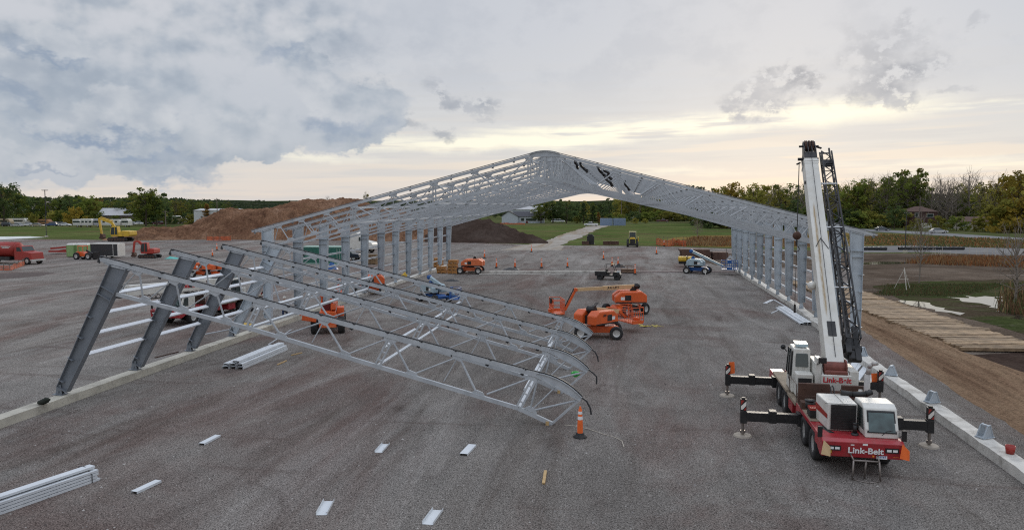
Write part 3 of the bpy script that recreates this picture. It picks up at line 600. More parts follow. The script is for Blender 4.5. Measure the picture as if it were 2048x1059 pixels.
for k in range(4):
    y = Y0-NB*(4-k)-(.3,.1,0,0)[k]
    xb = (-23.45,-23.45,-23.55,-23.7)[k]
    root = thing('leaning_frame', ['nearest leaning half frame with its ridge end resting by the tall orange cone','second nearest leaning half frame, between the nearest and the third','third leaning half frame counted from the camera','farthest leaning half frame with ridge end beside the front orange lift'][k], 'steel frame', (xb-.25, y, .35), 0, 'leaning half frames hinged on the foundation')
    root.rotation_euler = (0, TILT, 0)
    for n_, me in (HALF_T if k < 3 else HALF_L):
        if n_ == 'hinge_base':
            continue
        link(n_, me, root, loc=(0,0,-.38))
    hb = [m_ for n2,m_ in HALF_T if n2 == 'hinge_base'][0]
    h_ = link('hinge_base', hb, root, loc=(.12,0,-.3)); h_.rotation_euler = (0,-TILT*.9,0)
    if k < 3:
        for i in range(4): link('girt', GIRT_L, root, loc=(.1, 0, (2.15,3.2,4.2,5.15)[i]-.38+.025))
        for xx in (6.4,11.75,17.35):
            link('tie_tube', TIE, root, loc=(xx, 0, zbot(xx)-.28))
            link('tie_tube', TIE, root, loc=(xx-.12, 0, zbot(xx)+.45))
    b = MB()
    pts = [Vector((19.2,0,ztop(17.35))),Vector((19.45,0,ztop(17.35)-.03)),Vector((19.7,0,ztop(17.35)-.2+.1*(k%2))),Vector((19.85,0,ztop(17.35)-.4))]
    if k != 3: b.tube(pts, .035, 6); b.build('hanging_strap', darkrail, root, loc=(0,0,-.38))
b = MB(); b.box(-.06,.06,-.12,.12,0,.14)
for k in range(2):
    yk = Y0-NB*(4-k)-(.3,.1)[k]; xk = (-23.45,-23.45)[k]-.25; p = Vector((xk+18.6*math.cos(TILT)+(zbot(18.3)-.38)*math.sin(TILT), yk, 0)); tag(b.build('wood_block', wood, None, loc=(p.x,p.y,.01)), ['upright wood block propping the ridge end of the nearest leaning frame','wood block propping the ridge end of the second leaning frame'][k], 'block')
p = G(1152,775); b = MB(); b.lathe([(.12,-.1),(.2,-.06),(.2,.06),(.12,.1)], (0,0,0), (0,.3,1), 12); b.lathe([(.05,-.16),(.12,-.1)], (0,0,0), (0,.3,1), 12)
tag(b.build('green_spool', grn, None, True, loc=(p.x,p.y-.4,.75)), 'bright green coil hanging on the second leaning frame near its ridge', 'coil')
# ------------------------------------------------------------------ anchor brackets waiting on the right wall
for k in range(4):
    b = MB()
    for sgn in (-1,1):
        b.tube([(-.3,sgn*.16,0),(-.08,sgn*.16,.5),(.08,sgn*.16,.55),(.3,sgn*.16,0)], .03, 6)
    for sy in (-.16,.15): b.prism([(-.3,0),(.3,0),(.1,.52),(-.08,.5)], 'y', sy, sy+.012)
    b.box(-.06,.06,-.15,.15,.48,.55); b.box(-.34,.34,-.22,.22,-.01,.02); b.cyl((-.3,-.2,.03),(-.3,.2,.03),.03,8)
    yy = Y0-NB*(4-k)-.6+(0,.0,.3,.3)[k]
    tag(b.build('anchor_bracket', galv_c, None, loc=(12.2+.013*(yy-27),yy,.36), rz=(.5,.35,-.4,-.6)[k]), 'galvanised triangular anchor bracket standing on right concrete wall, %s' % ['nearest the red bucket','second from the red bucket','third from the red bucket','beside the crane exhaust pipe'][k], 'bracket', 'anchor brackets on the right wall').scale = (.8,.8,.8)
p = G(2020,906,.34); b = MB(); b.lathe([(.001,0),(.12,0),(.15,.26),(.135,.26),(.11,.02),(.001,.02)], (0,0,0), (0,0,1), 14); bu = b.build('bucket', red2, None, True, loc=(12.05,25.0,.34)); tag(bu, 'small red bucket standing on the right concrete wall', 'bucket')
bu.location = G(2020,906,.34)
# ------------------------------------------------------------------ loose steel and scraps near the camera
def channel(name, a, c, w, h, m, label, flip=False, group=None, th=.006, cat='steel offcut'):
    a = Vector((*a[:2],0)); c = Vector((*c[:2],0)); L_ = (c-a).length; ang = math.atan2((c-a).y,(c-a).x)
    b = MB(); z0 = h if flip else 0
    if flip: pr = [(-w/2,0),(-w/2,h),(w/2,h),(w/2,0),(w/2-th,0),(w/2-th,h-th),(-w/2+th,h-th),(-w/2+th,0)]
    else: pr = [(-w/2,h),(-w/2,0),(w/2,0),(w/2,h),(w/2-th,h),(w/2-th,th),(-w/2+th,th),(-w/2+th,h)]
    b.prism(pr, 'x', 0, L_)
    return tag(b.build(name, m, None, loc=(a.x,a.y,.012), rz=ang), label, cat, group)
gg = 'short galvanised channel offcuts on the gravel'
channel('steel_channel', G(403,890), G(436,873), .22, .07, galv_b, 'short channel offcut lying upside down, farthest left near the leaning column', True, gg)
channel('steel_channel', G(268,987), G(317,964), .22, .07, galv_b, 'longest upturned channel offcut, right of the strapped purlin bundle', True, gg)
channel('steel_channel', G(757,905), G(772,888), .27, .07, galv_b, 'small open channel offcut in the row, left of the flat one', False, gg)
channel('steel_channel', G(927,911), G(945,892), .27, .07, galv_b, 'short channel offcut with printed top, nearest the leaning frame', True, gg)
channel('steel_channel', G(643,1030), G(658,1002), .3, .08, galv_b, 'open channel offcut nearest bottom centre left', False, gg)
channel('steel_channel', G(855,1049), G(876,1020), .3, .08, galv_b, 'open channel offcut at bottom, right of the other open one', False, gg)
a, c = G(1087,968), G(1091,943); b = MB(); b.beam((a.x,a.y,.035),(c.x,c.y,.035),.09,.05); tag(b.build('wood_piece', wood, None), 'short pale wood piece lying on gravel below the orange cone', 'wood piece')
def bundle(a, c, rows, w, h, label, strap=True, m=galv_b, gap=.012):
    a = Vector((*a[:2],0)); c = Vector((*c[:2],0)); L_ = (c-a).length; ang = math.atan2((c-a).y,(c-a).x)
    root = thing('purlin_bundle', label, 'steel bundle', (a.x,a.y,0.01), ang)
    for i, (yo, zo, up) in enumerate(rows):
        b = MB(); t = .008
        pr = [(-w/2,0),(-w/2,h),(w/2,h),(w/2,0),(w/2-t,0),(w/2-t,h-t),(-w/2+t,h-t),(-w/2+t,0)] if up else [(-w/2,h),(-w/2,0),(w/2,0),(w/2,h),(w/2-t,h),(w/2-t,t),(-w/2+t,t),(-w/2+t,h)]
        b.prism(pr, 'x', .05*random.random(), L_-.08*random.random()); b.build('purlin', m, root, loc=(0,yo,zo))
    if strap:
        ys = [r_[0] for r_ in rows]; zs = [r_[1] for r_ in rows]; y0_, y1_, z1_ = min(ys)-w/2-.01, max(ys)+w/2+.01, max(zs)+h+.01
        for f_ in (.05,.93) if strap == 1 else (.93,):
            b = MB(); x = L_*f_; b.tube([(x,y0_,0),(x,y0_,z1_*.55),(x,0,z1_),(x,y1_,z1_*.9),(x,y1_,0)], .012, 5); b.build('band', darkrail, root)
    return root
rows = []
for j in range(4): rows.append((-.17+.012*j, .085*j, True))
for j in range(4): rows.append((.12+.012*j, .085*j+.02, True))
rows.append((-.03, .37, True))
bundle(G(-90,1052), G(188,956), rows, .27, .066, 'long strapped bundle of galvanised purlins at bottom left corner', 2)
rows = [(-.3,0,True),(.1,0,True),(-.28,.15,True),(.12,.15,True),(-.1,.3,True),(.5,0,True),(.42,.15,True)]
bundle(G(468,738), G(560,699), rows, .34, .13, 'stack of galvanised purlins on gravel below the leaning frames', 0)
rows = [(-.2,0,True),(.1,0,True),(-.2,.1,True),(.1,.1,True),(.3,.02,True)]
bundle(G(1614,650), G(1562,617), rows, .28, .1, 'stack of galvanised channels beside the right wall behind the crane cab', 0)
for i, (p1, p2, w) in enumerate([((1690,762),(1730,716),.3),((1712,762),(1742,722),.28),((1700,745),(1722,706),.3),((1735,790),(1744,752),.1),((1668,742),(1716,706),.28)]):
    channel('steel_sheet', G(*p1), G(*p2), w, .05+.01*i, galv_b if i != 4 else galv, ['pale steel channel fanned out beside crane winch, leftmost','second fanned steel channel beside crane winch','top fanned steel channel beside crane winch','narrow white steel tube lying by the rear outrigger','lowest fanned steel channel behind crane counterweight'][i], True, 'steel channels scattered between crane and right wall', cat='steel channel')
for i, (p1, p2, w, lb) in enumerate([((1530,607),(1545,600),.3,'short plate pair left of the right wall'),((1543,627),(1562,618),.08,'thin rod lying across channel by right wall'),((1548,600),(1582,620),.1,'long thin tube lying beside the right wall'),
        ((405,670),(482,655),.1,'thin pipe lying between the leaning columns'),((537,690),(583,660),.09,'thin pipe lying under the leaning trusses by the foundation'),((555,730),(573,722),.06,'small wood lath on gravel right of the purlin stack'),((583,711),(604,706),.06,'wood lath lying farther right of the purlin stack'),((310,716),(357,704),.06,'dark rod lying between second and third leaning column'),((776,688),(806,674),.1,'short steel tube under the nearest leaning truss')]):
    m_ = [galv_b,galv_b,galv_b,galv,galv,wood,wood,rust,galv_b][i]; a, c = G(*p1), G(*p2)
    b = MB(); b.beam((a.x,a.y,.04),(c.x,c.y,.04), w, .05); tag(b.build('lath' if i in (5,6) else 'steel_rod', m_, None), lb, 'lath' if i in (5,6) else 'steel rod')
for i in range(3):
    p = [(1475,577),(88,803),(1300,652)][i]
p = G(88,808,.34); b = MB()
for j in range(6):
    n_ = 10; b.lathe([(.001,-.1),(.14-.01*j,-.06),(.17-.015*j,0),(.12,.07),(.001,.09)], (.05*j-.1,.03*math.sin(j*2),.08+.02*j), (.1*j,.2,1), 10)
tag(b.build('dark_bag', mat('dark_green_cloth', (.02,.025,.018), .9), None, True, loc=p), 'small dark bag on the concrete wall at far left front', 'bag')
b = MB(); random.seed(11); p = G(1298,653)
for j in range(16):
    a = Vector((random.uniform(-.5,.45), random.uniform(-.35,.35), .02+random.uniform(0,.06))); c = a+Vector((random.uniform(-.35,.35), random.uniform(-.3,.3), random.uniform(0,.05)))
    b.beam(a, c, .12, .012)
b.tube([(.3,0,.02),(.7,.3,.02),(1.,.1,.02)], .015, 5)
tag(b.build('yellow_tape', mat('yellow_strap', (.6,.5,.06), .7), None, loc=p), 'crumpled yellow straps lying on gravel right of the orange lifts', 'strap')
b = MB(); p0 = [G(1128,850),(G(1150,852)),G(1178,858),G(1205,868),G(1232,875),G(1242,882),G(1250,894)]
b.tube([Vector((q.x+.05*math.sin(i*3),q.y,.02)) for i,q in enumerate(p0)], .018, 5)
tag(b.build('rope', mat('pale_rope', (.42,.38,.32), .9), None), 'pale rope trailing over gravel past the tall orange cone', 'rope')
b = MB(); p0 = [G(435,700),G(455,694),G(470,696)]; b.tube([Vector((q.x,q.y,.02)) for q in p0], .02, 5)
# ------------------------------------------------------------------ cones
def mk_cone():
    root = thing('traffic_cone', 'x', 'traffic cone')
    b = MB(); b.lathe([(.001,0),(.24,0),(.24,.05),(.17,.06),(.15,.16),(.1,.18),(.001,.18)], (0,0,0), (0,0,1), 12); b.build('base', rubber, root, True)
    b = MB(); b.lathe([(.105,.16),(.1,.4),(.085,.75),(.06,1.02),(.03,1.08),(.04,1.12),(.001,1.13)], (0,0,0), (0,0,1), 14); b.build('tube', flagor, root, True)
    for z0_, z1_, r0_, r1_ in ((.66,.78,.094,.088),(.86,.96,.081,.073)):
        b = MB(); b.lathe([(r0_,z0_),(r1_,z1_)], (0,0,0), (0,0,1), 14); b.build('reflective_band', mat('reflective_white', (.8,.8,.8), .4), root, True)
    return root
cone0 = mk_cone()
cps = [(1160,874,'tall orange cone beside the ridge end of nearest leaning frame'),(993,536,'orange cone at left end of the far footing'),(1030,536,'second orange cone along the far footing, beside black tarp'),(1083,536,'orange cone along the far footing, left of the gravel pile'),
 (1135,535,'orange cone along the far footing, right of the gravel pile'),(969,516,'orange cone standing beyond the small lift at crates'),(1063,504,'orange cone near the haul road end'),(1207,519,'lone dark orange cone left of the utility vehicle'),(1313,508,'orange cone in open yard left of timber stack'),
 (1224,533,'orange cone just behind the utility vehicle roof'),(1236,532,'orange cone right behind the utility vehicle'),(1270,549,'orange cone at right end of the wire crate'),(434,500,'orange cone beyond the leaning frames at left'),(425,513,'small orange cone just behind the leaning frames'),(1328,492,'yellowish cone by the orange netting')]
for i, (x, y, lb) in enumerate(cps):
    o = cone0 if i == 0 else copytree(cone0)
    o.location = G(x,y); o['label'] = lb; o['group'] = 'orange traffic cones'
    if i: o.scale = (1.1,1.1,1.15)
    o.rotation_euler = (0,0,i)
# ------------------------------------------------------------------ truck crane
def boom_mat():
    m = cream.copy(); m.name = 'greasy_boom_paint'; nt = m.node_tree; L = nt.links.new; b = nt.nodes['Principled BSDF']; src = b.inputs['Base Color'].links[0].from_socket
    tc = nn(nt,'ShaderNodeTexCoord'); sp = nn(nt,'ShaderNodeSeparateXYZ'); L(tc.outputs['Object'], sp.inputs[0])
    def M(op, a, c=None):
        n = nn(nt,'ShaderNodeMath',operation=op)
        for i, v in enumerate((a,c)):
            if v is None: continue
            if hasattr(v,'links'): L(v, n.inputs[i])
            else: n.inputs[i].default_value = v
        return n.outputs[0]
    mp = nn(nt,'ShaderNodeMapping'); mp.inputs['Scale'].default_value = (9,1.3,1); L(tc.outputs['Object'], mp.inputs[0]); n1 = nn(nt,'ShaderNodeTexNoise'); n1.inputs['Scale'].default_value = 2.; n1.inputs['Detail'].default_value = 8; n1.inputs['Roughness'].default_value = .75; L(mp.outputs[0], n1.inputs[0])
    d = M('ABSOLUTE', M('ADD', sp.outputs[0], .11)); band = M('SUBTRACT', 1., M('MULTIPLY', d, 7.)); y = sp.outputs[1]
    yr = nn(nt,'ShaderNodeMapRange',interpolation_type='SMOOTHSTEP'); L(M('ABSOLUTE', M('SUBTRACT', y, 4.6)), yr.inputs[0]); yr.inputs[1].default_value = 3.6; yr.inputs[2].default_value = 2.2
    v = M('MULTIPLY', M('MULTIPLY', M('MAXIMUM', band, 0.), n1.outputs[0]), yr.outputs[0]); mr = nn(nt,'ShaderNodeMapRange'); L(v, mr.inputs[0]); mr.inputs[1].default_value = .22; mr.inputs[2].default_value = .52
    mx_ = nn(nt,'ShaderNodeMix',data_type='RGBA'); L(mr.outputs[0], mx_.inputs['Factor']); L(src, mx_.inputs['A']); mx_.inputs['B'].default_value = (.34,.24,.11,1); L(mx_.outputs['Result'], b.inputs['Base Color']); return m
greasy = boom_mat()
def mk_crane(label, loc, rz, out=True, slew=0., elev=50.6, letters='Link-Belt', blen=10.35, off=.0, body=white):
    """y=0 is the front bumper, +y to the rear, x to the right when looking at the front"""
    root = thing('mobile_crane', label, 'mobile crane', loc, rz)
    cabm = body
    b = MB()                                             # carrier
    b.prism([(-.02,.62),(-.08,1.1),(.1,1.16),(.6,1.16),(.6,.72),(.25,.58)], 'x', -1.17, 1.17)
    b.box(-1.17,1.17,.6,1.0,.75,1.14); b.box(-1.15,1.15,1.0,4.3,.98,1.13); b.box(-.5,.5,.5,10.6,.5,.975)
    b.box(-1.15,1.15,3.7,4.35,.62,.979); b.box(-1.12,1.12,5.2,6.0,.5,.98)
    b.box(-1.15,-.6,9.3,10.6,.6,1.0); b.box(.6,1.15,9.3,10.6,.6,1.0)
    c_ = b.build('carrier', red, root, bevel=.02)
    b = MB(); b.box(-1.17,-.6,4.4,6.1,.9835,1.1); b.box(.6,1.17,4.4,6.1,.9835,1.1)
    b.box(-1.2,-.55,6.1,9.4,1.06,1.14); b.box(.55,1.2,6.1,9.4,1.06,1.14); b.box(-1.13,-.75,1.9,4.3,1.134,1.15); b.build('deck_plate', tan, root)
    for k in range(4):
        b = MB(); b.box(-.95+.0*k,-.78,1.0+k*.0,1.7,1.135,1.142)
    b = MB(); b.prism([(-.78,.55),(-.6,.55),(-.85,1.45),(-1.0,1.45)], 'z', 1.133, 1.141); b.build('grip_strip', black, root)
    for s in (-1,1):
        b = MB(); b.box(-.19,.19,-.05,.0,-.075,.075); hl = b.build('headlight', black, root, loc=(.82*s,-.035,.9))
        for q in (-.085,.085):
            b = MB(); b.box(q-.065,q+.065,-.06,-.045,-.035,.035); b.build('lens', lamp_m, hl)
        b = MB(); b.box(-.09,.09,-.02,.0,-.03,.03); b.build('marker_lamp', amber, root, loc=(.95*s,-.01,.72))
    if letters and out:
        text(letters, .26, mat('white_letters', (.85,.85,.85), .5), root, (.07,-.082,.85), (PI/2+.12,0,0), bold=.006, sx=1.08)
        b = MB(); b.box(-.15,.15,-.012,.0,-.07,.07); pl = b.build('number_plate', mat('plate_white', (.75,.77,.8), .5), root, loc=(.55,-.02,.685))
        for q in range(5):
            b = MB(); b.box(-.1+q*.045,-.075+q*.045,-.016,-.012,-.035,.03-.01*(q%2)); b.build('plate_mark', mat('plate_text', (.08,.1,.3), .5), pl)
        b = MB(); b.box(-.07,.07,-.012,0,-.03,.03); b.build('grille_badge', lamp_m, root, loc=(.06,-.065,1.05))
    # engine hood with radiator and cab
    b = MB(); b.hull([(-.8,.95,1.14),(.08,.95,1.14),(.08,2.3,1.14),(-.9,2.3,1.14),(-.8,.95,2.0),(.08,.95,2.02),(.08,2.3,2.0),(-.9,2.3,2.0)]); hd = b.build('engine_hood', cabm, root, bevel=.04)
    b = MB(); b.box(-.72,.02,.9,.945,1.19,1.98)
    for k in range(9): b.box(-.7,0,.885,.9,1.24+k*.08,1.27+k*.08)
    b.build('radiator', black, hd)
    b = MB(); b.hull([(-.815,1.0,1.5),(-.81,1.0,1.5),(-.9,2.25,1.5),(-.905,2.25,1.5),(-.815,1.0,1.64),(-.81,1.0,1.64),(-.9,2.25,1.72),(-.905,2.25,1.72)]); b.build('red_stripe', red2, hd)
    b = MB(); b.cyl((-.1,.5,1.13),(-.1,.5,1.22),.11,12); b.cyl((-.1,.5,1.22),(-.1,.5,1.5),.055,12); b.cyl((-.1,.5,1.5),(-.1,.5,1.54),.07,12); b.build('breather_pipe', black, root, True)
    pr = [(.28,1.16),(.30,1.42),(.56,2.02),(.8,2.12),(1.6,2.1),(1.7,1.9),(1.7,1.16)]
    b = MB(); b.prism(pr, 'x', .14, 1.1); cab = b.build('cab', cabm, root, bevel=.035)
    def cabpane(pts, name='window'):
        b = MB(); b.add(pts, [(0,1,2,3)]); o = b.build(name, glass if out else glass, cab); o.modifiers.new('thick','SOLIDIFY').thickness = .012; return o
    b = MB(); b.hull([(.2,.272,1.32),(1.04,.272,1.32),(1.04,.30,1.32),(.2,.30,1.32),(.22,.505,1.93),(1.02,.505,1.93),(1.02,.53,1.96),(.22,.53,1.96)]); b.build('windshield_frame', black, cab)
    b = MB(); b.hull([(.24,.262,1.36),(1.0,.262,1.36),(1.0,.27,1.36),(.24,.27,1.36),(.26,.48,1.9),(.98,.48,1.9),(.98,.5,1.9),(.26,.5,1.9)]); b.build('windshield', mat('windshield_glass', (.06,.1,.1), .05, 0, .5, 3, spec=1.), cab)
    cabpane([(.136,.45,1.35),(.136,1.0,1.35),(.136,1.0,1.98),(.136,.66,1.98)]); cabpane([(.136,1.08,1.35),(.136,1.6,1.35),(.136,1.55,1.98),(.136,1.08,1.98)])
    cabpane([(1.104,.45,1.35),(1.104,1.0,1.35),(1.104,1.0,1.98),(1.104,.66,1.98)])
    b = MB(); b.tube([(.6,.2,1.28),(.75,.24,1.4),(.95,.30,1.42)], .012, 5); b.build('wiper', black, cab)
    for s in (-1,1):
        b = MB(); b.tube([(s*1.1,.3,1.2),(s*1.2,.15,1.35)], .015, 5); b.hull([(s*1.2-.07,.1,1.15),(s*1.2+.07,.1,1.15),(s*1.2+.07,.16,1.15),(s*1.2-.07,.16,1.15),(s*1.2-.07,.1,1.48),(s*1.2+.07,.1,1.48),(s*1.2+.07,.16,1.48),(s*1.2-.07,.16,1.48)]); b.build('mirror', black, root, bevel=.02)
    b = MB(); b.tube([(-.15,2.2,2.06),(.2,2.12,2.04),(.6,2.15,2.06),(.8,2.25,2.12)], .1, 10); b.build('air_hose', black, root, True)
    b = MB(); b.cyl((-.98,2.8,1.35),(-.98,2.8,1.6),.15,14); b.cyl((-.98,2.8,1.15),(-.98,2.8,1.35),.08,10); b.cyl((-.98,2.8,1.6),(-.98,2.8,1.63),.18,14); b.build('air_cleaner', black, root, True)
    b = MB(); b.box(-1.08,-.8,2.2,2.6,1.16,1.42); tb = b.build('battery_box', black, root); b = MB(); b.box(-1.09,-.79,2.19,2.61,1.42,1.5); b.build('red_lid', red2, tb)
    b = MB(); b.beam((-.72,1.6,1.17),(-.74,2.6,1.17),.1,.05); b.build('wood_plank', wood, root)
    # exhaust
    b = MB(); b.tube([(.93,3.2,1.0),(.93,3.2,2.5)], .1, 10); b.tube([(.95,3.2,2.5),(.95,3.15,2.75),(1.03,3.05,2.9),(1.17,2.95,2.95)], .07, 10); b.cyl((.74,3.25,1.0),(.74,3.25,1.95),.07,10); b.build('exhaust_pipe', mat('exhaust_metal', (.42,.4,.38), .45, .3, .2, 4), root, True)
    if out:
        b = MB(); b.box(-.9,.085,.947,.951,2.0,2.012); b.box(-.36,-.352,1.0,2.28,2.024,2.032); b.build('panel_seam', black, hd)
        b = MB(); b.box(1.101,1.106,.32,1.66,1.255,1.27); b.box(1.101,1.106,1.02,1.035,1.2,2.0); b.box(.134,.139,1.02,1.035,1.2,2.0); b.build('door_seam', black, cab)
        b = MB(); b.tube([(-1.12,4.45,1.1),(-1.12,4.45,1.75),(-1.12,5.9,1.75),(-1.12,5.9,1.1)], .02, 6); b.build('hand_rail', mat('worn_steel', (.25,.22,.2), .4, .7), root)
        for q in range(4):
            b = MB(); b.tube([(-.1+.09*q,4.1,1.2),(-.15+.1*q,4.5,1.55+.05*q),(-.05+.08*q,5.0,1.7),(.0+.06*q,5.3,1.5)], .022, 5); b.build('hydraulic_hose', black, root, True)
        for (x_, z_, w_, h_, m_) in ((-.95,.78,.12,.08,yellow),(.3,.7,.05,.05,amber),(-.3,1.02,.1,.03,lamp_m)):
            b = MB(); b.box(x_-w_/2,x_+w_/2,-.075,-.05,z_-h_/2,z_+h_/2); b.build('decal', m_, root)
        b = MB(); b.hull([(.34,.44,1.4),(.6,.44,1.4),(.6,.6,1.4),(.34,.6,1.4),(.36,.5,1.5),(.58,.5,1.5),(.58,.6,1.52),(.36,.6,1.52)]); b.build('windshield_glimmer', mat('glimmer_blue_white', (.5,.62,.62), .8, 0, .5, 20), cab)  # pale block added for the glimmers inside the windshield
    # counterweight trays
    b = MB(); b.box(-1.15,-.1,3.9,4.05,1.25,1.93); b.box(.3,1.1,3.9,4.05,1.25,1.91); b.box(-1.15,1.1,3.3,3.69,1.14,1.4); b.box(-1.12,1.05,3.86,4.3,1.12,1.5)
    for k in range(4): b.cyl((-.95+.6*k,3.86,1.75),(-.95+.6*k,3.91,1.75),.03,8)
    b.build('counterweight_tray', rust, root, bevel=.015)
    # wheels
    for y in (1.5,2.95,6.85,8.2):
        for s in (-1,1):
            wheel(root, (s*.98,y,.52), .52, .34, (1,0,0), n=22)
    b = MB()
    for y in (1.5,2.95,6.85,8.2): b.cyl((-.95,y,.52),(.95,y,.52),.08,8)
    b.build('axle', black, root)
    # outriggers
    for y in (3.55,8.95+.3):
        b = MB(); b.box(-1.25,1.25,y-.2,y+.2,.5,.96); hs = b.build('outrigger_housing', black, root, bevel=.015)
        for s in (-1,1):
            e = 3.08 if out else 1.25
            b = MB()
            b.box(min(s*1.24,s*e), max(s*1.24,s*e), y-.13, y+.13, .58, .9)
            if out: b.box(min(s*1.95,s*2.2), max(s*1.95,s*2.2), y-.17, y+.17, .56, .99)
            b.box(min(s*(e-.12),s*(e+.1)), max(s*(e-.12),s*(e+.1)), y-.14, y+.14, .5, .95)
            ou = b.build('outrigger', black, root, bevel=.012)
            if out:
                b = MB(); b.cyl((s*e,y,.08),(s*e,y,.55),.05,10); b.cyl((s*e,y,.12),(s*e,y,.22),.09,10); b.build('jack_leg', mat('worn_steel', (.25,.22,.2), .4, .7), ou)
                b = MB(); b.cyl((s*e,y,.0),(s*e,y,.06),.34,20,0,.3); b.build('float_pad', mat('pad_wood', (.33,.29,.24), .8), ou)
            b = MB(); b.box(s*e-.1,s*e+.1,y-.1,y+.1,.955,1.36); b.cyl((s*e,y,1.36),(s*e,y,1.42),.07,10); po = b.build('jack_housing', black, ou)
            b = MB()
            b.prism([(s*e-.09,1.0),(s*e-.03,1.0),(s*e+.09,1.15),(s*e+.09,1.3),(s*e-.09,1.12)], 'y', y-.106, y-.101)
            b.build('white_stripe', mat('stripe_white', (.75,.72,.66), .5), po)
            b = MB(); b.prism([(s*e+.0,.98),(s*e+.09,.98),(s*e+.09,1.1)], 'y', y-.106, y-.101); b.prism([(s*e-.09,1.16),(s*e+.02,1.33),(s*e-.09,1.34)], 'y', y-.106, y-.101); b.build('orange_stripe', red2, po)
    if out:   # flags
        for (p, q, m_) in (((-3.08+.15,9.25,1.4),(-3.08+.2,9.2,1.4),flagor),((3.08-.25,9.25,1.15),(3.08-.2,9.2,1.15),flagor)):
            b = MB(); x, y, z_ = p; b.add([(x-.12,y,z_+.1),(x+.12,y+.02,z_+.12),(x+.15,y+.05,z_-.38),(x-.08,y-.03,z_-.42)], [(0,1,2,3)]); f_ = b.build('warning_flag', m_, root); f_.modifiers.new('t','SOLIDIFY').thickness = .01
        for x, m_, nm in ((-1.12, mat('faded_flag', (.62,.45,.25), .9), 'faded'),(1.1, flagor, 'orange')):
            b = MB(); b.add([(x-.02,-.14,1.15),(x+.17,-.18,.95),(x+.17,-.2,.66),(x-.1,-.2,.72)], [(0,1,2,3)])
            f_ = b.build('warning_flag', m_, root); f_.modifiers.new('t','SOLIDIFY').thickness = .01
        b = MB(); b.tube([(-.33,-.3,.0),(-.3,-.25,.6),(.42,-.25,.6),(.46,-.3,.0)], .03, 8); b.tube([(.05,-.25,.6),(.05,-.15,.02)], .028, 8); b.tube([(-.33,-.3,.03),(.1,-.5,.02),(.46,-.3,.03)], .02, 6)
        b.tube([(-.3,-.25,.6),(-.35,-.05,.75)], .025, 6); b.tube([(.42,-.25,.6),(.42,-.05,.75)], .025, 6)
        b.build('step_frame', mat('worn_steel', (.25,.22,.2), .4, .7), root, True)
    # ---- superstructure, rotates on the carrier; local +y = direction of the boom
    b = MB(); b.cyl((0,0,-.2),(0,0,.02),.72,28); b.box(-.55,.7,-1.1,.9,.02,.3)
    b.prism([(-1.2,.3),(.8,.3),(.9,.75),(-.1,1.35),(-.55,1.35),(-.9,.95),(-1.2,.8)], 'x', -.32, -.26); b.prism([(-1.2,.3),(.8,.3),(.9,.75),(-.1,1.35),(-.55,1.35),(-.9,.95),(-1.2,.8)], 'x', .56, .62)
    b.box(-.36,.66,-1.25,-1.1,.3,.88); b.box(-.55,-.33,-1.0,.4,.3,1.25); b.box(-.52,-.34,-1.02,-.5,1.25,1.45); b.box(.63,.95,-1.0,.5,.3,1.0)
    ss = b.build('superstructure', cabm, root, bevel=.02, loc=(.2,6.0,1.2), rz=slew)
    if letters: text(letters, .27, mat('red_letters', (.5,.02,.03), .5), ss, (.16,-1.262,.7), (PI/2,0,0), bold=.007, sx=1.0)
    b = MB(); b.cyl((-.24,-.75,1.05),(.54,-.75,1.05),.24,18); b.cyl((-.25,-.75,1.05),(-.2,-.75,1.05),.33,18); b.cyl((.5,-.75,1.05),(.55,-.75,1.05),.33,18); b.cyl((-.24,-1.05,.93),(.54,-1.05,.93),.1,12); b.build('winch_drum', rustred, ss)
    # operator cab on its left
    oc = MB(); oc.hull([(-1.27,-.35,-.05),(-.58,-.35,-.05),(-.58,1.1,-.05),(-1.27,1.1,-.05),(-1.2,-.2,1.62),(-.6,-.2,1.62),(-.6,.9,1.62),(-1.2,.9,1.62)])
    oc.box(-1.2,-.6,-.95,-.36,-.05,.82); oc_ = oc.build('operator_cab', cabm, ss, bevel=.05)
    b = MB(); b.hull([(-1.14,-.335,.95),(-.68,-.335,.95),(-.68,-.30,.95),(-1.14,-.30,.95),(-1.12,-.26,1.45),(-.7,-.26,1.45),(-.7,-.22,1.45),(-1.12,-.22,1.45)]); b.build('rear_window', glass, oc_, bevel=.02)
    b = MB(); b.hull([(-1.3,-.1,.55),(-1.25,-.1,.55),(-1.25,.85,.55),(-1.3,.85,.55),(-1.24,-.05,1.5),(-1.2,-.05,1.5),(-1.2,.8,1.5),(-1.24,.8,1.5)]); b.build('side_window', glass, oc_)
    b = MB()
    for y in (-.1,.4,.85): b.beam((-1.3,y,.5),(-1.235,y*.95,1.52),.05,.03)
    b.build('door_frame', black, oc_)
    b = MB(); b.box(-1.13,-.66,-.975,-.952,.05,.66)
    b.build('side_grille', black, oc_)
    b = MB(); b.hull([(-1.1,-.05,1.66),(-.68,-.05,1.66),(-.68,.5,1.66),(-1.1,.5,1.66),(-1.12,.0,1.78),(-.66,.0,1.78),(-.66,.55,1.8),(-1.12,.55,1.8)]); b.build('roof_hatch', glass_p, oc_)
    b = MB(); b.tube([(-1.3,.9,1.3),(-1.42,1.0,1.45)], .02, 5); b.lathe([(.001,-.06),(.09,-.03),(.1,.03),(.001,.07)], (-1.43,1.0,1.45), (.3,-1,.2), 10); b.build('work_lamp', black, oc_); b = MB(); b.tube([(-1.28,-.2,1.5),(-1.38,-.35,1.4),(-1.38,-.35,.5),(-1.3,-.2,.4)], .015, 5); b.build('grab_rail', black, oc_)
    b = MB(); b.box(-.5,-.22,-1.3,-1.24,1.32,1.52); b.tube([(-.45,-1.2,1.3),(-.5,-1.0,1.2)], .02, 5); b.build('mirror', black, oc_, bevel=.02)
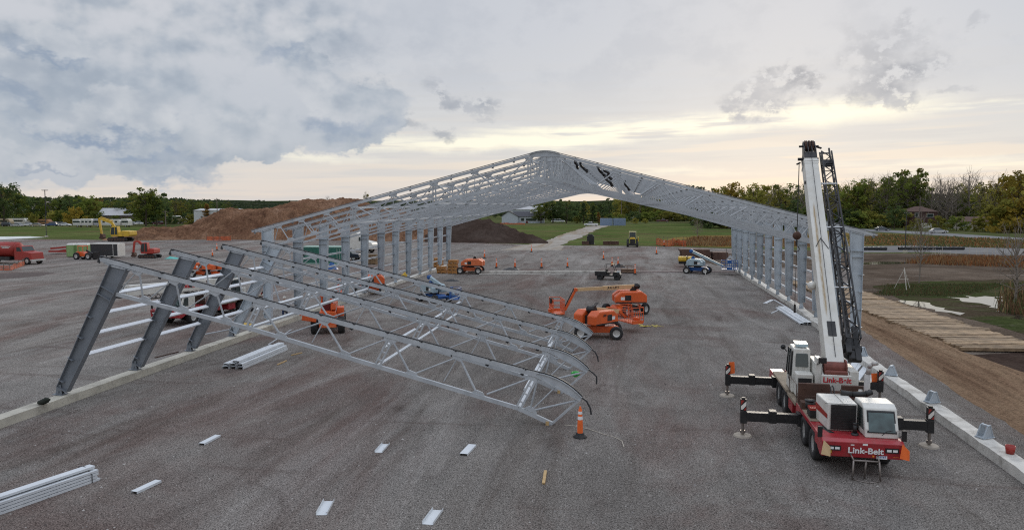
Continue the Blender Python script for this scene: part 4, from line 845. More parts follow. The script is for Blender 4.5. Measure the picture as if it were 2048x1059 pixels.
    # boom frame: origin at pivot, local +y along the boom
    a = R(elev)
    bo = MB(); w = .62; h = .74
    bo.hull([(-w/2,-.2,-h/2),(w/2,-.2,-h/2),(w/2,-.2,h/2),(-w/2,-.2,h/2),(-w/2*.93,blen-.5,-h/2*.9),(w/2*.93,blen-.5,-h/2*.9),(w/2*.93,blen-.5,h/2*.9),(-w/2*.93,blen-.5,h/2*.9)])
    boom = bo.build('boom', greasy, ss, bevel=.02, loc=(.18,-.35,1.2), rot=(a,0,0))
    b = MB(); b.box(-.14,.16,.9,1.55,h/2,h/2+.012); b.build('boom_opening', black, boom)
    b = MB(); b.tube([(.02,0,h/2+.03),(.02,blen,h/2+.03)], .012, 5); b.tube([(-.22,5.1,h/2+.01),(.0,5.55,h/2+.0),(.26,5.0,h/2+.0)], .014, 5); b.build('hoist_rope', darkrail, boom)
    b = MB(); b.box(-.315,.315,blen-.5,blen-.4,-.36,.36); b.box(-.27,.27,blen-.42,blen-.2,-.32,.33); b.box(-.3,.3,blen-.62,blen-.52,.325,.35); b.build('boom_collar', cream, boom)
    b = MB()
    for x in (-.24,-.08,.08,.24): b.prism([(blen-.3,-.42),(blen-.3,.32),(blen+.15,.42),(blen+.75,.3),(blen+.78,.1),(blen+.3,-.1),(blen+.2,-.42)], 'x', x-.02, x+.02)
    b.box(-.27,.27,blen-.28,blen+.05,.28,.36); b.box(-.27,.27,blen-.2,blen+.2,-.4,-.3); b.cyl((-.42,blen+.55,.18),(.42,blen+.55,.18),.05,10); b.cyl((-.48,blen-.02,-.05),(.4,blen-.02,-.05),.07,10); b.cyl((-.34,blen+.0,-.3),(-.5,blen-.1,-.3),.04,8)
    b.cyl((.26,blen+.55,.18),(.55,blen+.5,.1),.045,8)
    hd_ = b.build('boom_head', black, boom)
    for x in (-.15,.0,.14):
        b = MB(); b.lathe([(.05,-.03),(.2,-.035),(.26,-.04),(.24,0),(.26,.04),(.2,.035),(.05,.03)], (x,blen+.55,.2), (1,0,0), 16); b.build('sheave', rust, hd_)
    b = MB(); b.cyl((-.3,5.2+3.6,.1),(-.34,5.2+3.6,.1),.08,8); b.build('side_lug', black, boom)
    if out:
        # lamp hanging at the left of the boom
        b = MB(); b.lathe([(.001,-.2),(.13,-.16),(.18,0),(.12,.1),(.001,.12)], (-.42,3.55,-.2), (0,.4,-1), 14); b.build('flood_lamp', white, boom, True)
        # hook block on its rope
        ca, sa = math.cos(a), math.sin(a)
        def dn(L_): return Vector((0,-sa*L_,-ca*L_))
        p0 = Vector((-.38,blen-.0,-.35)); b = MB(); b.tube([p0,p0+dn(3.1)], .02, 5); rp = b.build('hook_rope', darkrail, boom)
        q = p0+dn(3.3); b = MB(); d_ = dn(1).normalized()
        b.lathe([(.001,-.2),(.1,-.17),(.19,-.05),(.19,.07),(.1,.18),(.001,.2)], q, d_, 14); b.build('hook_ball', rust, rp, True)
        b = MB(); b.cyl(q+d_*.2,q+d_*.45,.04,8); e2 = q+d_*.45
        pts = [e2+d_*.03]+[e2+d_*(.17-.12*math.cos(t))+Vector((.12*math.sin(t),0,0)) for t in [x_*.5 for x_ in range(1,9)]]
        b.tube(pts, .025, 6, r2=.015); b.tube([q+d_*.75,q+d_*3.6], .014, 5); b.cyl(q+d_*3.2,q+d_*3.6,.05,8); b.build('hook', black, rp)
    # lattice jib stowed on the right of the boom, tapering up the boom
    if True:
        jb = MB(); n = 22; y0_, y1_ = .9, blen+.25
        def cor(t, i):
            wx_ = .50-.08*t; hz_ = .48-.12*t; x0_ = .47+.0*t+.05
            return Vector((x0_+(0 if i in (0,3) else wx_), y0_+(y1_-y0_)*t, (-.28 if i < 2 else -.28+hz_)+.1))
        for i in range(4): jb.beam(cor(0,i), cor(1,i), .06, .06)
        for k in range(n):
            t0, t1 = k/n, (k+1)/n
            for i in range(4):
                j = (i+1)%4
                if (k+i)%2: jb.beam(cor(t0,i), cor(t1,j), .03, .03)
                else: jb.beam(cor(t0,j), cor(t1,i), .03, .03)
                if k%4 == 0: jb.beam(cor(t0,i), cor(t0,j), .03, .03)
        jb.box(.5,1.0,blen-.35,blen-.1,-.22,.0); jb.beam(cor(1,1),cor(1,1)+Vector((0,.5,0)),.07,.07); jb.beam(cor(1,0),cor(1,0)+Vector((0,.25,0)),.06,.06); jb.beam(cor(1,0)+Vector((0,.2,0)),cor(1,1)+Vector((0,.2,0)),.05,.05)
        jb.build('lattice_jib', black, boom)
        b = MB(); n = 16
        for k in range(n):
            t0, t1 = k/n*.75, (k+1)/n*.75
            f0 = [Vector((.62+.1*t0,1.0+9*t0,-.75)),Vector((.92-.1*t0,1.0+9*t0,-.75)),Vector((.77,1.0+9*t0,-.45))]; f1 = [Vector((.62+.1*t1,1.0+9*t1,-.75)),Vector((.92-.1*t1,1.0+9*t1,-.75)),Vector((.77,1.0+9*t1,-.45))]
            for i in range(3):
                b.beam(f0[i],f1[i],.05,.05); b.beam(f0[i],f1[(i+1)%3],.025,.025)
        b.build('jib_extension', black, boom)
        b = MB(); b.box(.62,1.02,.25,1.1,-.45,-.1); b.box(.5,.7,.4,1.2,-.5,.1); b.cyl((.45,.7,-.2),(1.1,.7,-.2),.16,12); b.box(.85,1.05,.15,1.6,-.25,-.05)
        b.build('jib_hinge', black, boom)
        for yy_ in (3.2,6.2,8.6): b = MB(); b.box(.3,.95,yy_,yy_+.05,.2,.24); b.build('jib_bracket', galv_b, boom)
    b = MB(); b.cyl((0,2.6,-.45),(0,.7,-1.45*1),.14,12); b.build('lift_cylinder', cabm, boom)
    return root
CR = mk_crane('large white and red truck crane with raised boom and outriggers spread, right foreground', (7.15,23.35,0), -R(2.0), slew=-R(1.6))
c2 = G(352,655)
CR2 = mk_crane('second white and red truck crane behind the leaning columns, boom lying forward over its cab', (-31.2, 46.0, 0), -R(8), out=False, slew=PI, elev=2.5, letters='', blen=10.3)
bm2 = [o for o in CR2.children_recursive if o.name.startswith('boom') and not o.name.startswith('boom_')][0]
text('nkssen', .42, mat('red_letters', (.5,.02,.03), .5), bm2, (-.318,4.3,.02), (PI/2,0,-PI/2), bold=.012)
# ------------------------------------------------------------------ boom lifts
def mk_lift(label, loc, rz, hue, boomm, boom_len=4.6, boom_el=-4, hood_l=1.9, jib=True, jib_el=-62, jib_l=1.5, basket_off=(0,0), ch_rz=0., pz=1.75, text_=None, basket_rz=PI/2, group=None, hoodm=None, cat='boom lift', black_end=True, bask=True):
    root = thing('boom_lift', label, cat, loc, rz, group)
    hoodm = hoodm or hue
    ca = math.cos(ch_rz); sa = math.sin(ch_rz)
    def rot(x,y,z_): return (x*ca-y*sa, x*sa+y*ca, z_)
    b = MB(); b.prism([(-1.25,.35),(-1.35,.6),(-1.0,.78),(1.0,.78),(1.35,.6),(1.25,.35)], 'y', -.5, .5); b.box(-.3,.3,-.3,.3,.78,.95)
    b.box(-1.3,-.95,-.85,.85,.4,.62); b.box(.95,1.3,-.85,.85,.4,.62)
    b.build('chassis', hue, root, bevel=.03, rz=ch_rz)
    for x in (-1.12,1.12):
        for y in (-.95,.95): wheel(root, rot(x,y,.42), .42, .3, rot(0,1,0))
    b = MB(); b.cyl((0,0,.8),(0,0,.95),.45,18); b.build('slew_ring', black, root)
    for s in (-1,1):
        b = MB(); hl = hood_l; y0_, y1_ = (.2,.95) if s > 0 else (-.95,-.2)
        b.prism([(-hl*.62,.95),(hl*.4,.95),(hl*.4,1.45),(hl*.2,1.78),(-hl*.45,1.82),(-hl*.62,1.55)], 'y', y0_, y1_)
        hd = b.build('hood', hoodm, root, bevel=.09)
        b = MB(); b.box(-.25,.2,s*.952-.004,s*.952+.004,1.15,1.55); b.build('vent', black, hd)
    for s in (-1,1):
        b = MB(); b.box(-hood_l*.6,hood_l*.38,s*.952-.006,s*.952+.006,.97,1.05); b.build('skirt_band', black, root)
        b = MB(); b.box(hood_l*.1,hood_l*.1+.28,s*.955-.005,s*.955+.005,1.2,1.42); b.build('decal', lamp_m, root)
    for q in range(3):
        b = MB(); b.tube([(-.5,-.1+.1*q,2.0),(-.2,-.12+.1*q,2.2),(.3,-.05+.05*q,2.15)], .02, 5); b.build('hydraulic_hose', black, root, True)
    b = MB(); b.box(-hood_l*.5,.2,-.19,.19,.95,1.5); b.prism([(-.95,1.3),(-.7,2.05),(-.45,2.1),(-.1,1.4)], 'y', -.16, .16); b.build('turret', black if black_end else hue, root)
    a = R(boom_el); d = Vector((math.cos(a),0,math.sin(a))); P0 = Vector((-.75,0,pz+.1)); P1 = P0+d*boom_len*.55; P2 = P0+d*boom_len
    b = MB(); b.beam(P0,P1,.26,.32); bm_ = b.build('boom', boomm, root, bevel=.015)
    b = MB(); b.beam(P1,P2,.2,.24); b.build('inner_boom', boomm, bm_)
    b = MB(); b.cyl(P0+Vector((-.05,-.17,.02)),P0+Vector((-.05,.17,.02)),.22,14); b.build('boom_end', black if black_end else hue, bm_, True)
    if text_:
        mid = P0+d*boom_len*.33; text(text_, .24, black, bm_, (mid.x, -.133, mid.z), (PI/2,-a,0), bold=.006)
    E_ = P2
    if jib:
        a2 = R(jib_el); d2 = Vector((math.cos(a2),0,math.sin(a2))); E_ = P2+d2*jib_l
        b = MB(); b.cyl(P2+Vector((0,-.16,0)),P2+Vector((0,.16,0)),.14,12); b.beam(P2,E_,.14,.18); b.beam(P2+Vector((.12,0,.1)),E_+Vector((.1,0,.1)),.07,.07,1); b.build('jib_arm', [hue,black], root, bevel=.01)
    if bask:
        bx, by = E_.x+.2+basket_off[0], basket_off[1]; z0_ = max(.12, E_.z-.35)
        bk = MB(); LX, LY = .95, .42
        bk.box(-LX,LX,-LY,LY,0,.07); bk.box(-LX,-LX+.06,-LY,LY,.07,.22); bk.box(-.3,.3,-LY-.2,-LY,.0,.3)
        o = bk.build('basket', hue, root, loc=(bx,by,z0_), rz=basket_rz)
        r_ = MB()
        for zz_ in (.4,.75,1.08):
            r_.tube([(-LX,-LY,zz_),(LX,-LY,zz_),(LX,LY,zz_),(-LX,LY,zz_),(-LX,-LY,zz_)], .022, 5)
        for x in (-LX,-.48,0,.48,LX):
            for y in (-LY,LY): r_.cyl((x,y,.07),(x,y,1.1),.022,5)
        for x in (-.72,-.24,.24,.72): r_.cyl((x,-LY,.07),(x,-LY,.75),.014,5); r_.cyl((x,LY,.07),(x,LY,.75),.014,5)
        r_.build('basket_rail', hue, o)
        b = MB(); b.box(-.25,.25,-LY-.1,-LY+.12,.75,1.15); b.build('control_box', hue if hue is blue else black, o)
    return root
p = G(1243,632)
A = mk_lift('large orange boom lift with long tan boom reaching left and basket lowered on its left', (p.x+.3, p.y+1.0, 0), PI+.16, orange, boomtan, 4.5, -3, 2.3, True, -63, 1.75, (.4,.0), ch_rz=.75, pz=2.0, text_=None, basket_rz=PI/2+.1)
A.scale = (1.02,1.02,1.02)
mt = mat('lift_letters', (.03,.02,.02), .5)
text('JLG LIFT', .24, mt, A, (.95,.136,2.03), (PI/2,0,PI), bold=.006)
p = G(1195,680)
B = mk_lift('front orange boom lift with raised black boom end and its basket at right', (p.x,p.y+1.2,0), R(52), orange, boomtan, 2.9, -8, 2.2, True, -35, .8, (.2,-.1), ch_rz=-R(52)+.05, pz=1.75, basket_rz=R(70))
B.scale = (.98,.98,.98)
text('600', .2, mt, B, (-.55,-1.0,1.55), (PI/2,0,0), bold=.004)
p = G(938,548); mk_lift('small orange boom lift parked right of the orange brown crates', (p.x,p.y+1,0), PI, orange2, orange2, 2.2, -30, 2.6, False, bask=False, pz=1.5)
p = G(405,556); mk_lift('orange boom lift parked behind the third leaning column', (p.x,p.y+.8,0), PI-.2, orange, orange, 2.9, -30, 2.6, False, bask=False, pz=1.6)
p = G(735,590); mk_lift('orange boom lift with basket behind standing columns left of centre', (p.x,p.y+1,0), R(200), orange, orange, 2.4, -8, 2.0, True, -40, 1., pz=1.5)
p = G(872,607); mk_lift('blue boom lift with pale grey hood behind the leaning trusses', (p.x-.5,p.y+1.5,0), -R(35), blue, bluegrey, 4.0, -22, 2.0, False, pz=2.3, hoodm=bluegrey, basket_rz=-.9, black_end=False).scale = (.85,.85,.85)
p = G(1393,548); mk_lift('blue boom lift with pale boom slanting down, by the timber mat stack', (p.x+.2,p.y+1.,0), -R(18), blue, bluegrey, 4.2, -24, 1.9, False, pz=2.6, hoodm=bluegrey, basket_rz=.2, black_end=False, basket_off=(.5,0))
# telehandler seen from behind
p = G(652,670); T = thing('telehandler', 'orange rough terrain telehandler seen from behind through the leaning trusses', 'telehandler', (p.x,p.y+.3,0), R(20))
b = MB(); b.box(-.55,.55,0,.25,.45,1.2); b.prism([(-.55,1.2),(.55,1.2),(.5,1.45),(-.5,1.45)], 'y', .02, 1.4); b.box(-.45,.45,.25,3.6,.5,.95); b.box(-1.0,-.45,.9,2.8,.6,1.0); b.build('body', orange, T, bevel=.03)
b = MB(); b.box(-.5,.5,-.02,.0,.45,.62); b.build('bumper', orange2, T); text('llmad', .2, mat('white_letters', (.85,.85,.85), .5), T, (.05,-.006,.92), (PI/2,0,0), bold=.004)
cb = MB()
for x in (-.42,.22):
    for y in (.75,1.75): cb.beam((x,y,1.2),(x+.03,y,2.35),.06,.06)
cb.box(-.5,.5,.7,1.85,2.35,2.45); cb.prism([(.05,2.0),(.52,2.1),(.52,2.5),(.3,2.55)], 'y', .5, 1.7); cbo = cb.build('cab', orange, T)
b = MB(); b.box(-.38,.2,.8,1.7,1.2,1.9); b.build('seat_bay', darkred, cbo)
b = MB(); b.beam((.35,0.2,1.75),(.35,4.2,1.5),.3,.35); b.build('boom', orange, T); b = MB(); b.box(.55,1.0,1.0,1.9,1.0,1.6); b.build('engine_box', orange, T, bevel=.04)
b = MB(); b.prism([(-1.6,1.0),(-.7,.85),(-.7,1.25),(-1.5,1.55)], 'y', -.3, .2); b.box(-1.7,-1.55,-.35,.25,1.3,1.5); b.build('side_tank', orange, T, bevel=.05)
for x in (-.85,.85):
    for y in (.45,3.0): wheel(T, (x,y,.55), .56, .42, (1,0,0), rim=orange)
b = MB(); b.cyl((-.8,.45,.55),(.8,.45,.55),.1,8); b.cyl((-.8,3,.55),(.8,3,.55),.1,8); b.build('axle', black, T)
# ------------------------------------------------------------------ utility vehicle
p = G(1218,560); U = thing('utility_vehicle', 'black two seat utility vehicle with roof frame in the middle of the yard', 'utility vehicle', (p.x,p.y+.7,0), -.12)
b = MB(); b.prism([(-1.5,.45),(-1.55,.95),(-.3,.95),(-.25,.6),(.45,.55),(.55,.95),(1.15,.85),(1.35,.6),(1.3,.4)], 'y', -.65, .65); b.build('body', black, U, bevel=.04)
b = MB()
for y in (-.6,.6): b.tube([(-.35,y,.9),(-.4,y,1.75),(.45,y,1.75),(.75,y,.95)], .03, 6)
b.tube([(-.4,-.6,1.75),(-.4,.6,1.75)], .03,6); b.tube([(.45,-.6,1.75),(.45,.6,1.75)], .03,6); b.build('roll_frame', black, U)
b = MB(); b.box(.25,.55,-.62,.62,1.76,1.8); b.build('roof', wood, U)
b = MB(); b.box(-.25,.1,-.55,.55,.6,.85); b.box(-.3,-.2,-.55,.55,.8,1.2); b.build('seat', black, U)
b = MB(); b.box(.85,1.25,-.4,.4,.9,.94); b.build('hood_panel', bluegrey, U)
for x in (-.95,.95):
    for y in (-.62,.62): wheel(U, (x,y,.33), .34, .26, rim=black, n=14)
# crates, netting, tarps
def crate_stack(p, n, label, w=1.1, h=.42, m=woodbox):
    for i in range(n):
        b = MB(); jx, jy = random.uniform(-.06,.06), random.uniform(-.06,.06)
        for z0_ in (0,): 
            b.box(-w/2,w/2,-.45,.45,.08,h-.01)
            for x in (-w/2+.05,0,w/2-.05): b.box(x-.05,x+.05,-.47,.47,0,.08)
            for x in [(-w/2+k*w/5) for k in range(6)]: b.box(x-.03,x+.03,-.475,-.45,.08,h-.012)
        tag(b.build('crate', m, None, loc=(p.x+jx,p.y+jy,h*i+.01), rz=random.uniform(-.1,.1)), label+', %s of its stack' % ['bottom one','second one','third one','fourth one','top one','upper one'][i if i < n-1 or n < 3 else 4], 'crate', 'orange brown crates beside the small lift')
random.seed(2)
crate_stack(G(884,546), 2, 'orange brown crate in the low left stack'); q = G(906,547); crate_stack(q, 4, 'orange brown crate in the tall stack beside the small lift'); crate_stack(G(878,534), 3, 'orange brown crate behind the last left columns')
crate_stack(G(745,528), 2, 'weathered brown crate on gravel left of the white truck', 1.6, .7, mat('brown_wood', (.2,.13,.07), .85, 0, .3, 2))
p = G(1255,546); b = MB()
for x in (-.8,0,.8):
    for y in (-.5,.5): b.beam((x,y,0),(x,y,.85),.05,.05)
for z_ in (.1,.45,.85):
    for y in (-.5,.5): b.beam((-.8,y,z_),(.8,y,z_),.04,.04)
    for x in (-.8,.8): b.beam((x,-.5,z_),(x,.5,z_),.04,.04)
b.box(-.76,.76,-.46,.46,.08,.5); tag(b.build('wire_crate', mat('brown_crate', (.2,.13,.09), .8), None, loc=(p.x,p.y+.5,0)), 'brown framed wire crate right of the utility vehicle', 'crate')
def tarp(p, w, h, m, label, seed, name='tarp'):
    b = MB(); n = 10; vs = []
    for i in range(n):
        for j in range(6):
            u, v = i/(n-1)-.5, j/5-.5; e = (1-4*u*u)*(1-4*v*v)
            vs.append((u*w, v*w*.5, h*e*(.5+.9*abs(noise.noise(Vector((u*4+seed,v*4,seed)))))*2+.01))
    b.add(vs, [(i*6+j,(i+1)*6+j,(i+1)*6+j+1,i*6+j+1) for i in range(n-1) for j in range(5)]); o = b.build(name, m, None, loc=(p.x,p.y,.0)); return tag(o, label, 'tarp')
tarp(G(1022,539), 2.2, .2, black, 'crumpled black tarp lying on the far left footing', 1)
tarp(G(1240,534), 1.6, .28, black, 'black cover heaped behind the utility vehicle', 4)
tarp(G(905,562), 1.9, .15, black, 'black folded plastic lying on gravel right of the left footing', 8)
tarp(G(810,556), 1.2, .4, yellow, 'yellow and red straps heaped on the left footing by the columns', 12)
tarp(G(398,500), 0.6, .3, teal, 'x', 15) if False else tarp(G(345,517), 2.2, .2, teal, 'turquoise bundle lying on gravel behind the leaning columns', 15)
tarp(G(665,538), 1.4, .6, blue, 'small blue heap under the standing columns', 16)
tarp(G(565,492), 3.2, .35, black, 'black heap behind the first standing columns', 18)
tarp(G(490,648), 1.2, .05, yellow, 'yellow straps lying between the leaning columns', 20)
# stack of timber mats
p = G(1395,519)
for i in range(5):
    b = MB()
    for j in range(8): b.box(-2.3+random.uniform(-.1,.1), 2.2, -1.2+j*.3, -.93+j*.3, 0, .3)
    tag(b.build('timber_mat', darkwood, None, loc=(p.x-.3+random.uniform(-.15,.15),p.y+1.3,.31*i+.01)), 'dark timber mat in the stack behind the blue lift, %s' % ['lowest layer','second layer','middle layer','fourth layer','top layer'][i], 'timber mat', 'dark timber mats stacked by the right columns')
for i in range(4):
    b = MB()
    for j in range(8): b.box(-1.1+random.uniform(-.1,.1), 1.1, -1.2+j*.3, -.93+j*.3, 0, .28)
    tag(b.build('timber_mat', darkwood, None, loc=(p.x+3.4,p.y+1.0,.29*i+.01)), 'shorter dark timber mat in the lower stack nearer the columns, %s' % ['lowest layer','second layer','third layer','top layer'][i], 'timber mat', 'dark timber mats in the lower stack')
p = G(1374,534); Tk = thing('fuel_tank', 'yellow fuel tank trailer beside the blue lift and timber stack', 'fuel tank', (p.x,p.y+.8,0))
b = MB(); b.prism([(-.5,.75),(-.62,.95),(-.55,1.3),(-.3,1.4),(.3,1.4),(.55,1.3),(.62,.95),(.5,.75)], 'x', -1.1, 1.1); b.build('tank', yellow, Tk, bevel=.05)
b = MB(); b.box(-1.05,1.05,-.45,.45,.4,.75); b.box(-.06,.06,-.66,.66,.7,1.43); b.build('frame', black, Tk)
for s in (-1,1): wheel(Tk, (0,s*.6,.35), .36, .2, n=14)
for i, (x, y, h) in enumerate([(1404,545,.9),(1410,547,.75),(1414,544,.9),(1375,545,1.0),(1411,550,.6)]):
    p = G(x,y); b = MB(); b.cyl((0,0,0),(0,0,h),.05,8); b.cyl((0,0,h),(0,0,h+.04),.065,8); tag(b.build('pipe_stub', white, None, loc=p), ['white pipe stub, left of the tight cluster','white pipe stub in the middle of the cluster','white pipe stub, right of the cluster','lone white pipe stub left of the cluster','short white pipe stub in front of the cluster'][i], 'pipe stub', 'white pipe stubs at the far footing')
# tractor seen from the front
p = G(1265,494); Tr = thing('wheel_tractor', 'yellow and black loader with glazed cab at edge of the green slope', 'tractor', (p.x,p.y+1.5,0), 0)
b = MB(); b.prism([(-.55,.7),(-.55,1.6),(-.4,1.9),(.4,1.9),(.55,1.6),(.55,.7)], 'y', -1.4, .8); b.build('hood', yellow, Tr, bevel=.05)
b = MB(); b.box(-.5,.5,-1.46,-1.4,.75,1.6); b.box(-1.0,1.0,-1.7,-1.3,.3,.75); b.build('grille', black, Tr)
b = MB(); b.hull([(-.75,.3,1.6),(.75,.3,1.6),(.75,1.7,1.6),(-.75,1.7,1.6),(-.65,.4,2.9),(.65,.4,2.9),(.65,1.6,2.9),(-.65,1.6,2.9)]); cb = b.build('cab', glass, Tr)
b = MB(); b.box(-.72,.72,.3,1.7,2.9,3.05)
for x in (-.7,.7): b.beam((x,.33,1.6),(x*.92,.42,2.9),.08,.08)
b.build('roof', mat('pale_yellow', (.6,.55,.3), .5), cb)
b = MB(); b.box(1.05,1.2,.2,1.8,.9,1.9); b.build('side_step', yellow, Tr)
for x in (-.95,.95):
    wheel(Tr, (x,-.9,.6), .6, .4, (1,0,0)); wheel(Tr, (x,1.2,.75), .78, .45, (1,0,0))
p = G(1181,489); b = MB(); b.box(-.75,.75,-.5,.5,.0,1.9); b.box(-.5,.5,-.45,.45,1.9,2.2); b.tube([(-.4,0,2.2),(-.3,0,2.6)],.06,6); b.box(-.85,.85,-.55,.55,0,.2); tag(b.build('generator', black, None, loc=p, bevel=.05), 'dark machine box standing where the haul road meets the yard', 'generator')
for i, (x, w) in enumerate([(1211,1.0),(1219,.8),(1229,1.8),(1171,1.5)]):
    p = G(x,489.5); b = MB(); b.box(-w/2,w/2,-.5,.5,0,.8)
    for k in range(3): b.box(-w/2-.02,w/2+.02,-.52,-.5,.15+k*.25,.25+k*.25)
    tag(b.build('dark_pallet_box', darkwood, None, loc=p), ['small dark box left of the loader, farther one','small dark box between two others left of the loader','wide dark box nearest the loader','flat dark box beside the dark machine'][i], 'box', 'dark boxes along the slope edge')
# ------------------------------------------------------------------ red tanker truck
def truck_cab(root, m, x, w=1.15, hood=True):
    b = MB(); b.prism([(x,.7),(x,1.9),(x+.1,2.55),(x+1.1,2.6),(x+1.5,1.85),(x+2.9,1.65),(x+3.0,.8),(x+2.9,.6),(x,.6)], 'y', -w*.92, w*.92); c = b.build('cab', m, root, bevel=.06)
    b = MB(); b.hull([(x+1.52,-.95,1.88),(x+1.52,.95,1.88),(x+1.48,.95,1.9),(x+1.48,-.95,1.9),(x+1.17,-.85,2.5),(x+1.17,.85,2.5),(x+1.1,.85,2.5),(x+1.1,-.85,2.5)])
    for s in (-1,1): b.prism([(x+.45,1.85),(x+.45,2.4),(x+1.0,2.4),(x+1.3,1.85)], 'y', min(s*w*.925,s*w*.93), max(s*w*.925,s*w*.93))
    b.build('window', glass, c)
    b = MB(); b.box(x+2.9,x+3.15,-w,w,.5,.75); b.build('bumper', rim_m, root)
    return c
def mk_tanker():
    p = G(-2,528); root = thing('tanker_truck', 'red tanker truck at far left edge of the yard', 'tanker truck', (p.x,p.y+1.3,0), -.1)
    b = MB(); b.cyl((-5.5,0,2.05),(2.2,0,2.05),1.05,22); b.cyl((2.2,0,2.05),(2.35,0,2.05),1.05,22,r2=.8); b.cyl((-2,0,3.1),(-2,0,3.25),.3,12); tk = b.build('tank', red2, root, True)
    b = MB(); b.box(-5.5,3.6,-.5,.5,.7,1.0); b.box(-3,1.8,-1.1,1.1,.55,1.05); b.build('frame', black, root)
    truck_cab(root, red2, 2.6, 1.12)
    for q, (w_, z_) in enumerate(((1.6,2.5),(1.2,2.33))):
        b = MB(); b.box(1.1-w_/2,1.1+w_/2,-1.05,-.9,z_-.05,z_+.05); b.build('faded_marking', white, tk)
    for x in (-4,-2.7,4.8):
        for s in (-1,1): wheel(root, (x,s*.95,.52), .53, .32, n=16, rim=white)
    return root
mk_tanker()
p = G(68,512); b = MB(); b.beam((-2,0,.9),(2.2,0,1.3),.3,.3); b.beam((-1,-.5,.4),(1.8,.4,.9),.2,.2); b.box(-2,1.6,-.6,.6,.3,.6); b.beam((1,0,.5),(2.3,0,1.5),.15,.15); tag(b.build('red_attachment', red2, None, loc=(p.x,p.y+6,0)), 'red steel attachment frame lying behind the red tanker truck', 'attachment')
# porta johns
for i, (x, yy) in enumerate([(141,0),(153,.4),(166,.2)]):
    p = G(x,514); r_ = thing('portable_toilet', ['green portable toilet, leftmost of the three','green portable toilet, middle of the three','green portable toilet with white roof, rightmost of the three'][i], 'portable toilet', (p.x,p.y+yy+.5,0), .15, 'green portable toilets')
    b = MB(); b.box(-.6,.6,-.6,.6,.08,1.95); b.box(-.62,-.55,-.62,.62,.08,1.97); b.box(.55,.62,-.62,.62,.08,1.97); b.build('cabin', porta, r_)
    b = MB(); b.box(-.45,.45,-.625,-.601,.15,1.85); b.build('door', mat('porta_door', (.26,.4,.16), .6), r_)
    b = MB(); b.hull([(-.66,-.66,1.95),(.66,-.66,1.95),(.66,.66,1.95),(-.66,.66,1.95),(-.45,-.45,2.22),(.45,-.45,2.22),(.45,.45,2.22),(-.45,.45,2.22)]); b.build('roof', white, r_, bevel=.05)
p = G(165,519); F = thing('forklift', 'small orange forklift parked in front of the green portable toilets', 'forklift', (p.x,p.y+.5,0), -.1)
b = MB(); b.prism([(-1.1,.5),(-1.1,1.2),(-.3,1.25),(.5,.9),(.7,.5)], 'y', -.55, .55); b.build('body', orange, F, bevel=.05)
b = MB(); b.box(-.8,.2,-.5,.5,2.0,2.12)
for x in (-.75,.15):
    for y in (-.45,.45): b.beam((x,y,1.),(x,y,2.),.07,.07)
b.build('canopy', orange2, F)
b = MB(); b.beam((.4,0,1.4),(2.2,0,.5),.2,.25); b.box(2.1,2.3,-.6,.6,.2,1.2); b.box(2.3,3.2,-.5,-.35,.15,.22); b.box(2.3,3.2,.35,.5,.15,.22); b.build('fork_carriage', black, F)
for x in (-.9,1.3):
    for y in (-.65,.65): wheel(F, (x,y,.55), .56, .35, n=14)
for i, (x, y, w) in enumerate([(200,517,1.4),(203,511,2.)]):
    p = G(x,y); b = MB()
    for k in range(4): b.box(-w/2,w/2,-.4+k*.22,-.25+k*.22,.1,.14)
    b.box(-w/2,w/2,-.4,-.3,0,.1); b.box(-w/2,w/2,.2,.3,0,.1); b.beam((-w*.7,-.3,.9),(w*.3,-.3,.1),.08,.08)
    tag(b.build('pallet', wood, None, loc=p), ['wood pallet lying in front of the dark trailer','wood pallet leaning beside the dark trailer'][i], 'pallet')
# dark box trailer
p = G(212,516); Tl = thing('box_trailer', 'dark box trailer with pale roof beside the red mini excavator', 'trailer', (p.x-.3,p.y+1.,0), .1)
b = MB(); b.box(-2.3,2.1,-1.0,1.0,.35,2.2); b.build('body', mat('charcoal_panel', (.035,.038,.04), .5), Tl)
b = MB(); b.box(-2.33,2.13,-1.03,1.03,2.2,2.3); b.box(2.1,2.16,-1.02,1.02,.32,2.2); b.box(1.35,1.42,-1.02,-1.0,.35,2.2); b.box(-2.3,2.1,-1.02,-1.0,.3,.38); b.build('trim', white, Tl)
for s in (-1,1): wheel(Tl, (0,s*.95,.33), .34, .2, n=12)
